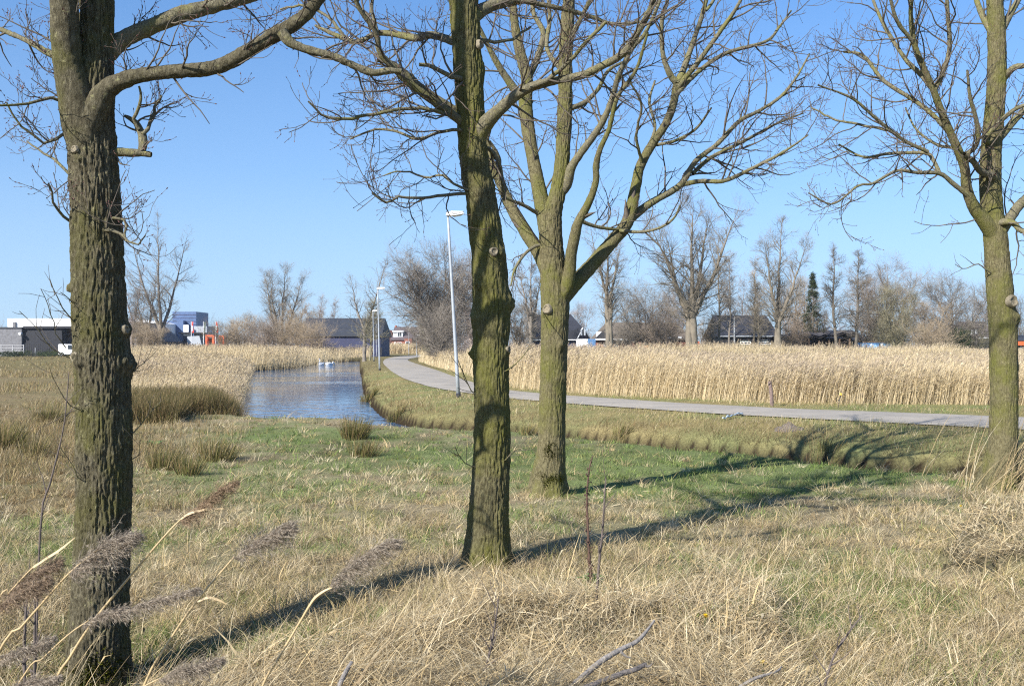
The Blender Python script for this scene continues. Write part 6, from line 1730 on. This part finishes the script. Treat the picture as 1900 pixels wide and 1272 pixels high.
big_reed([(-40, 1270, 2), (-10, 1232, 1.8), (15, 1216, 1.4)], [(-10, 1226), (25, 1210), (60, 1200), (98, 1182)], 2.9, 'thin grey reed plume low at the left photo edge', 16, n=420, seed=28)
big_reed([(220, 1300, 1.8), (262, 1275, 1.7), (300, 1256, 1.4)], [(292, 1262), (325, 1245), (360, 1236), (412, 1222)], 3.1, 'grey reed plume at the bottom edge right of the trunk foot', 22, n=480, seed=29)
big_reed([(-30, 1320, 2), (0, 1288, 1.8), (20, 1276, 1.4)], [(10, 1282), (40, 1268), (75, 1262), (110, 1256)], 2.9, 'grey reed plume cut off by the bottom left corner', 17, n=380, seed=30)

# ------------------------------------------------------------------ thin spring haze
m_, nt, p_, N, L = newmat('haze_air')
nt.nodes.remove(p_)
pv = N('ShaderNodeVolumePrincipled'); pv.inputs['Color'].default_value = (.80, .88, 1, 1); pv.inputs['Density'].default_value = .00018
pv.inputs['Anisotropy'].default_value = .2
L(pv.outputs[0], nt.nodes['Material Output'].inputs['Volume'])
o = MB().box(-520, 520, -60, 560, -2.2, 24).build('haze', m_); tag(o, kind='stuff', label='thin pale haze in the air over the polder', cat='haze')

# ------------------------------------------------------------------ light, sky, camera
w = bpy.data.worlds.new('World'); S.world = w; w.use_nodes = True
nt = w.node_tree
sk = nt.nodes.new('ShaderNodeTexSky'); sk.sky_type = 'NISHITA'; sk.sun_disc = False
sk.sun_elevation = EL; sk.sun_rotation = math.pi + AZ
sk.altitude = 0; sk.air_density = 1.0; sk.dust_density = .3; sk.ozone_density = 2.0
# the haze-free sky a little above the horizon is drawn down to it
tc = nt.nodes.new('ShaderNodeTexCoord'); va = nt.nodes.new('ShaderNodeVectorMath'); va.operation = 'MULTIPLY_ADD'
va.inputs[1].default_value = (1, 1, .85); va.inputs[2].default_value = (0, 0, .11)
vm = nt.nodes.new('ShaderNodeVectorMath'); vm.operation = 'NORMALIZE'
nt.links.new(tc.outputs['Generated'], va.inputs[0]); nt.links.new(va.outputs[0], vm.inputs[0]); nt.links.new(vm.outputs[0], sk.inputs[0])
hs = nt.nodes.new('ShaderNodeHueSaturation'); hs.inputs['Saturation'].default_value = 1.25; hs.inputs['Hue'].default_value = .506
nt.links.new(sk.outputs[0], hs.inputs['Color'])
sx = nt.nodes.new('ShaderNodeSeparateXYZ'); nt.links.new(tc.outputs['Generated'], sx.inputs[0])
hz = ramp(nt, sx.outputs['Z'], [(0, (.85,) * 3), (.07, (.55,) * 3), (.17, (.2,) * 3), (.36, (0,) * 3)])
nt.links.new(mixc(nt, hz, hs.outputs[0], (2.5, 3.4, 4.3)), nt.nodes['Background'].inputs[0]); nt.nodes['Background'].inputs[1].default_value = .112
sd = bpy.data.lights.new('sun', 'SUN'); sd.energy = 5.0; sd.angle = math.radians(.53); sd.color = (1, .95, .87)
so = bpy.data.objects.new('sun', sd); COL.objects.link(so)
so.rotation_euler = Vector((math.sin(AZ) * math.cos(EL), math.cos(AZ) * math.cos(EL), -math.sin(EL))).to_track_quat('-Z', 'Y').to_euler()
cd = bpy.data.cameras.new('camera'); co = bpy.data.objects.new('camera', cd); COL.objects.link(co)
cd.sensor_width = 36; cd.lens = 36 * F / 1900; cd.shift_y = (HY - 636) / 1900
co.location = (0, 0, EYE); co.rotation_euler = (math.pi / 2, 0, 0)
cd.clip_start = .05; cd.clip_end = 8000
cd.dof.use_dof = True; cd.dof.focus_distance = 8.5; cd.dof.aperture_fstop = 9
S.camera = co
S.view_settings.view_transform = 'Standard'; S.view_settings.look = 'None'; S.view_settings.exposure = .92; S.view_settings.gamma = 1
S.render.engine = 'CYCLES'
S.cycles.use_denoising = False; S.cycles.filter_width = 1.15
S.cycles.max_bounces = 6; S.cycles.transparent_max_bounces = 4
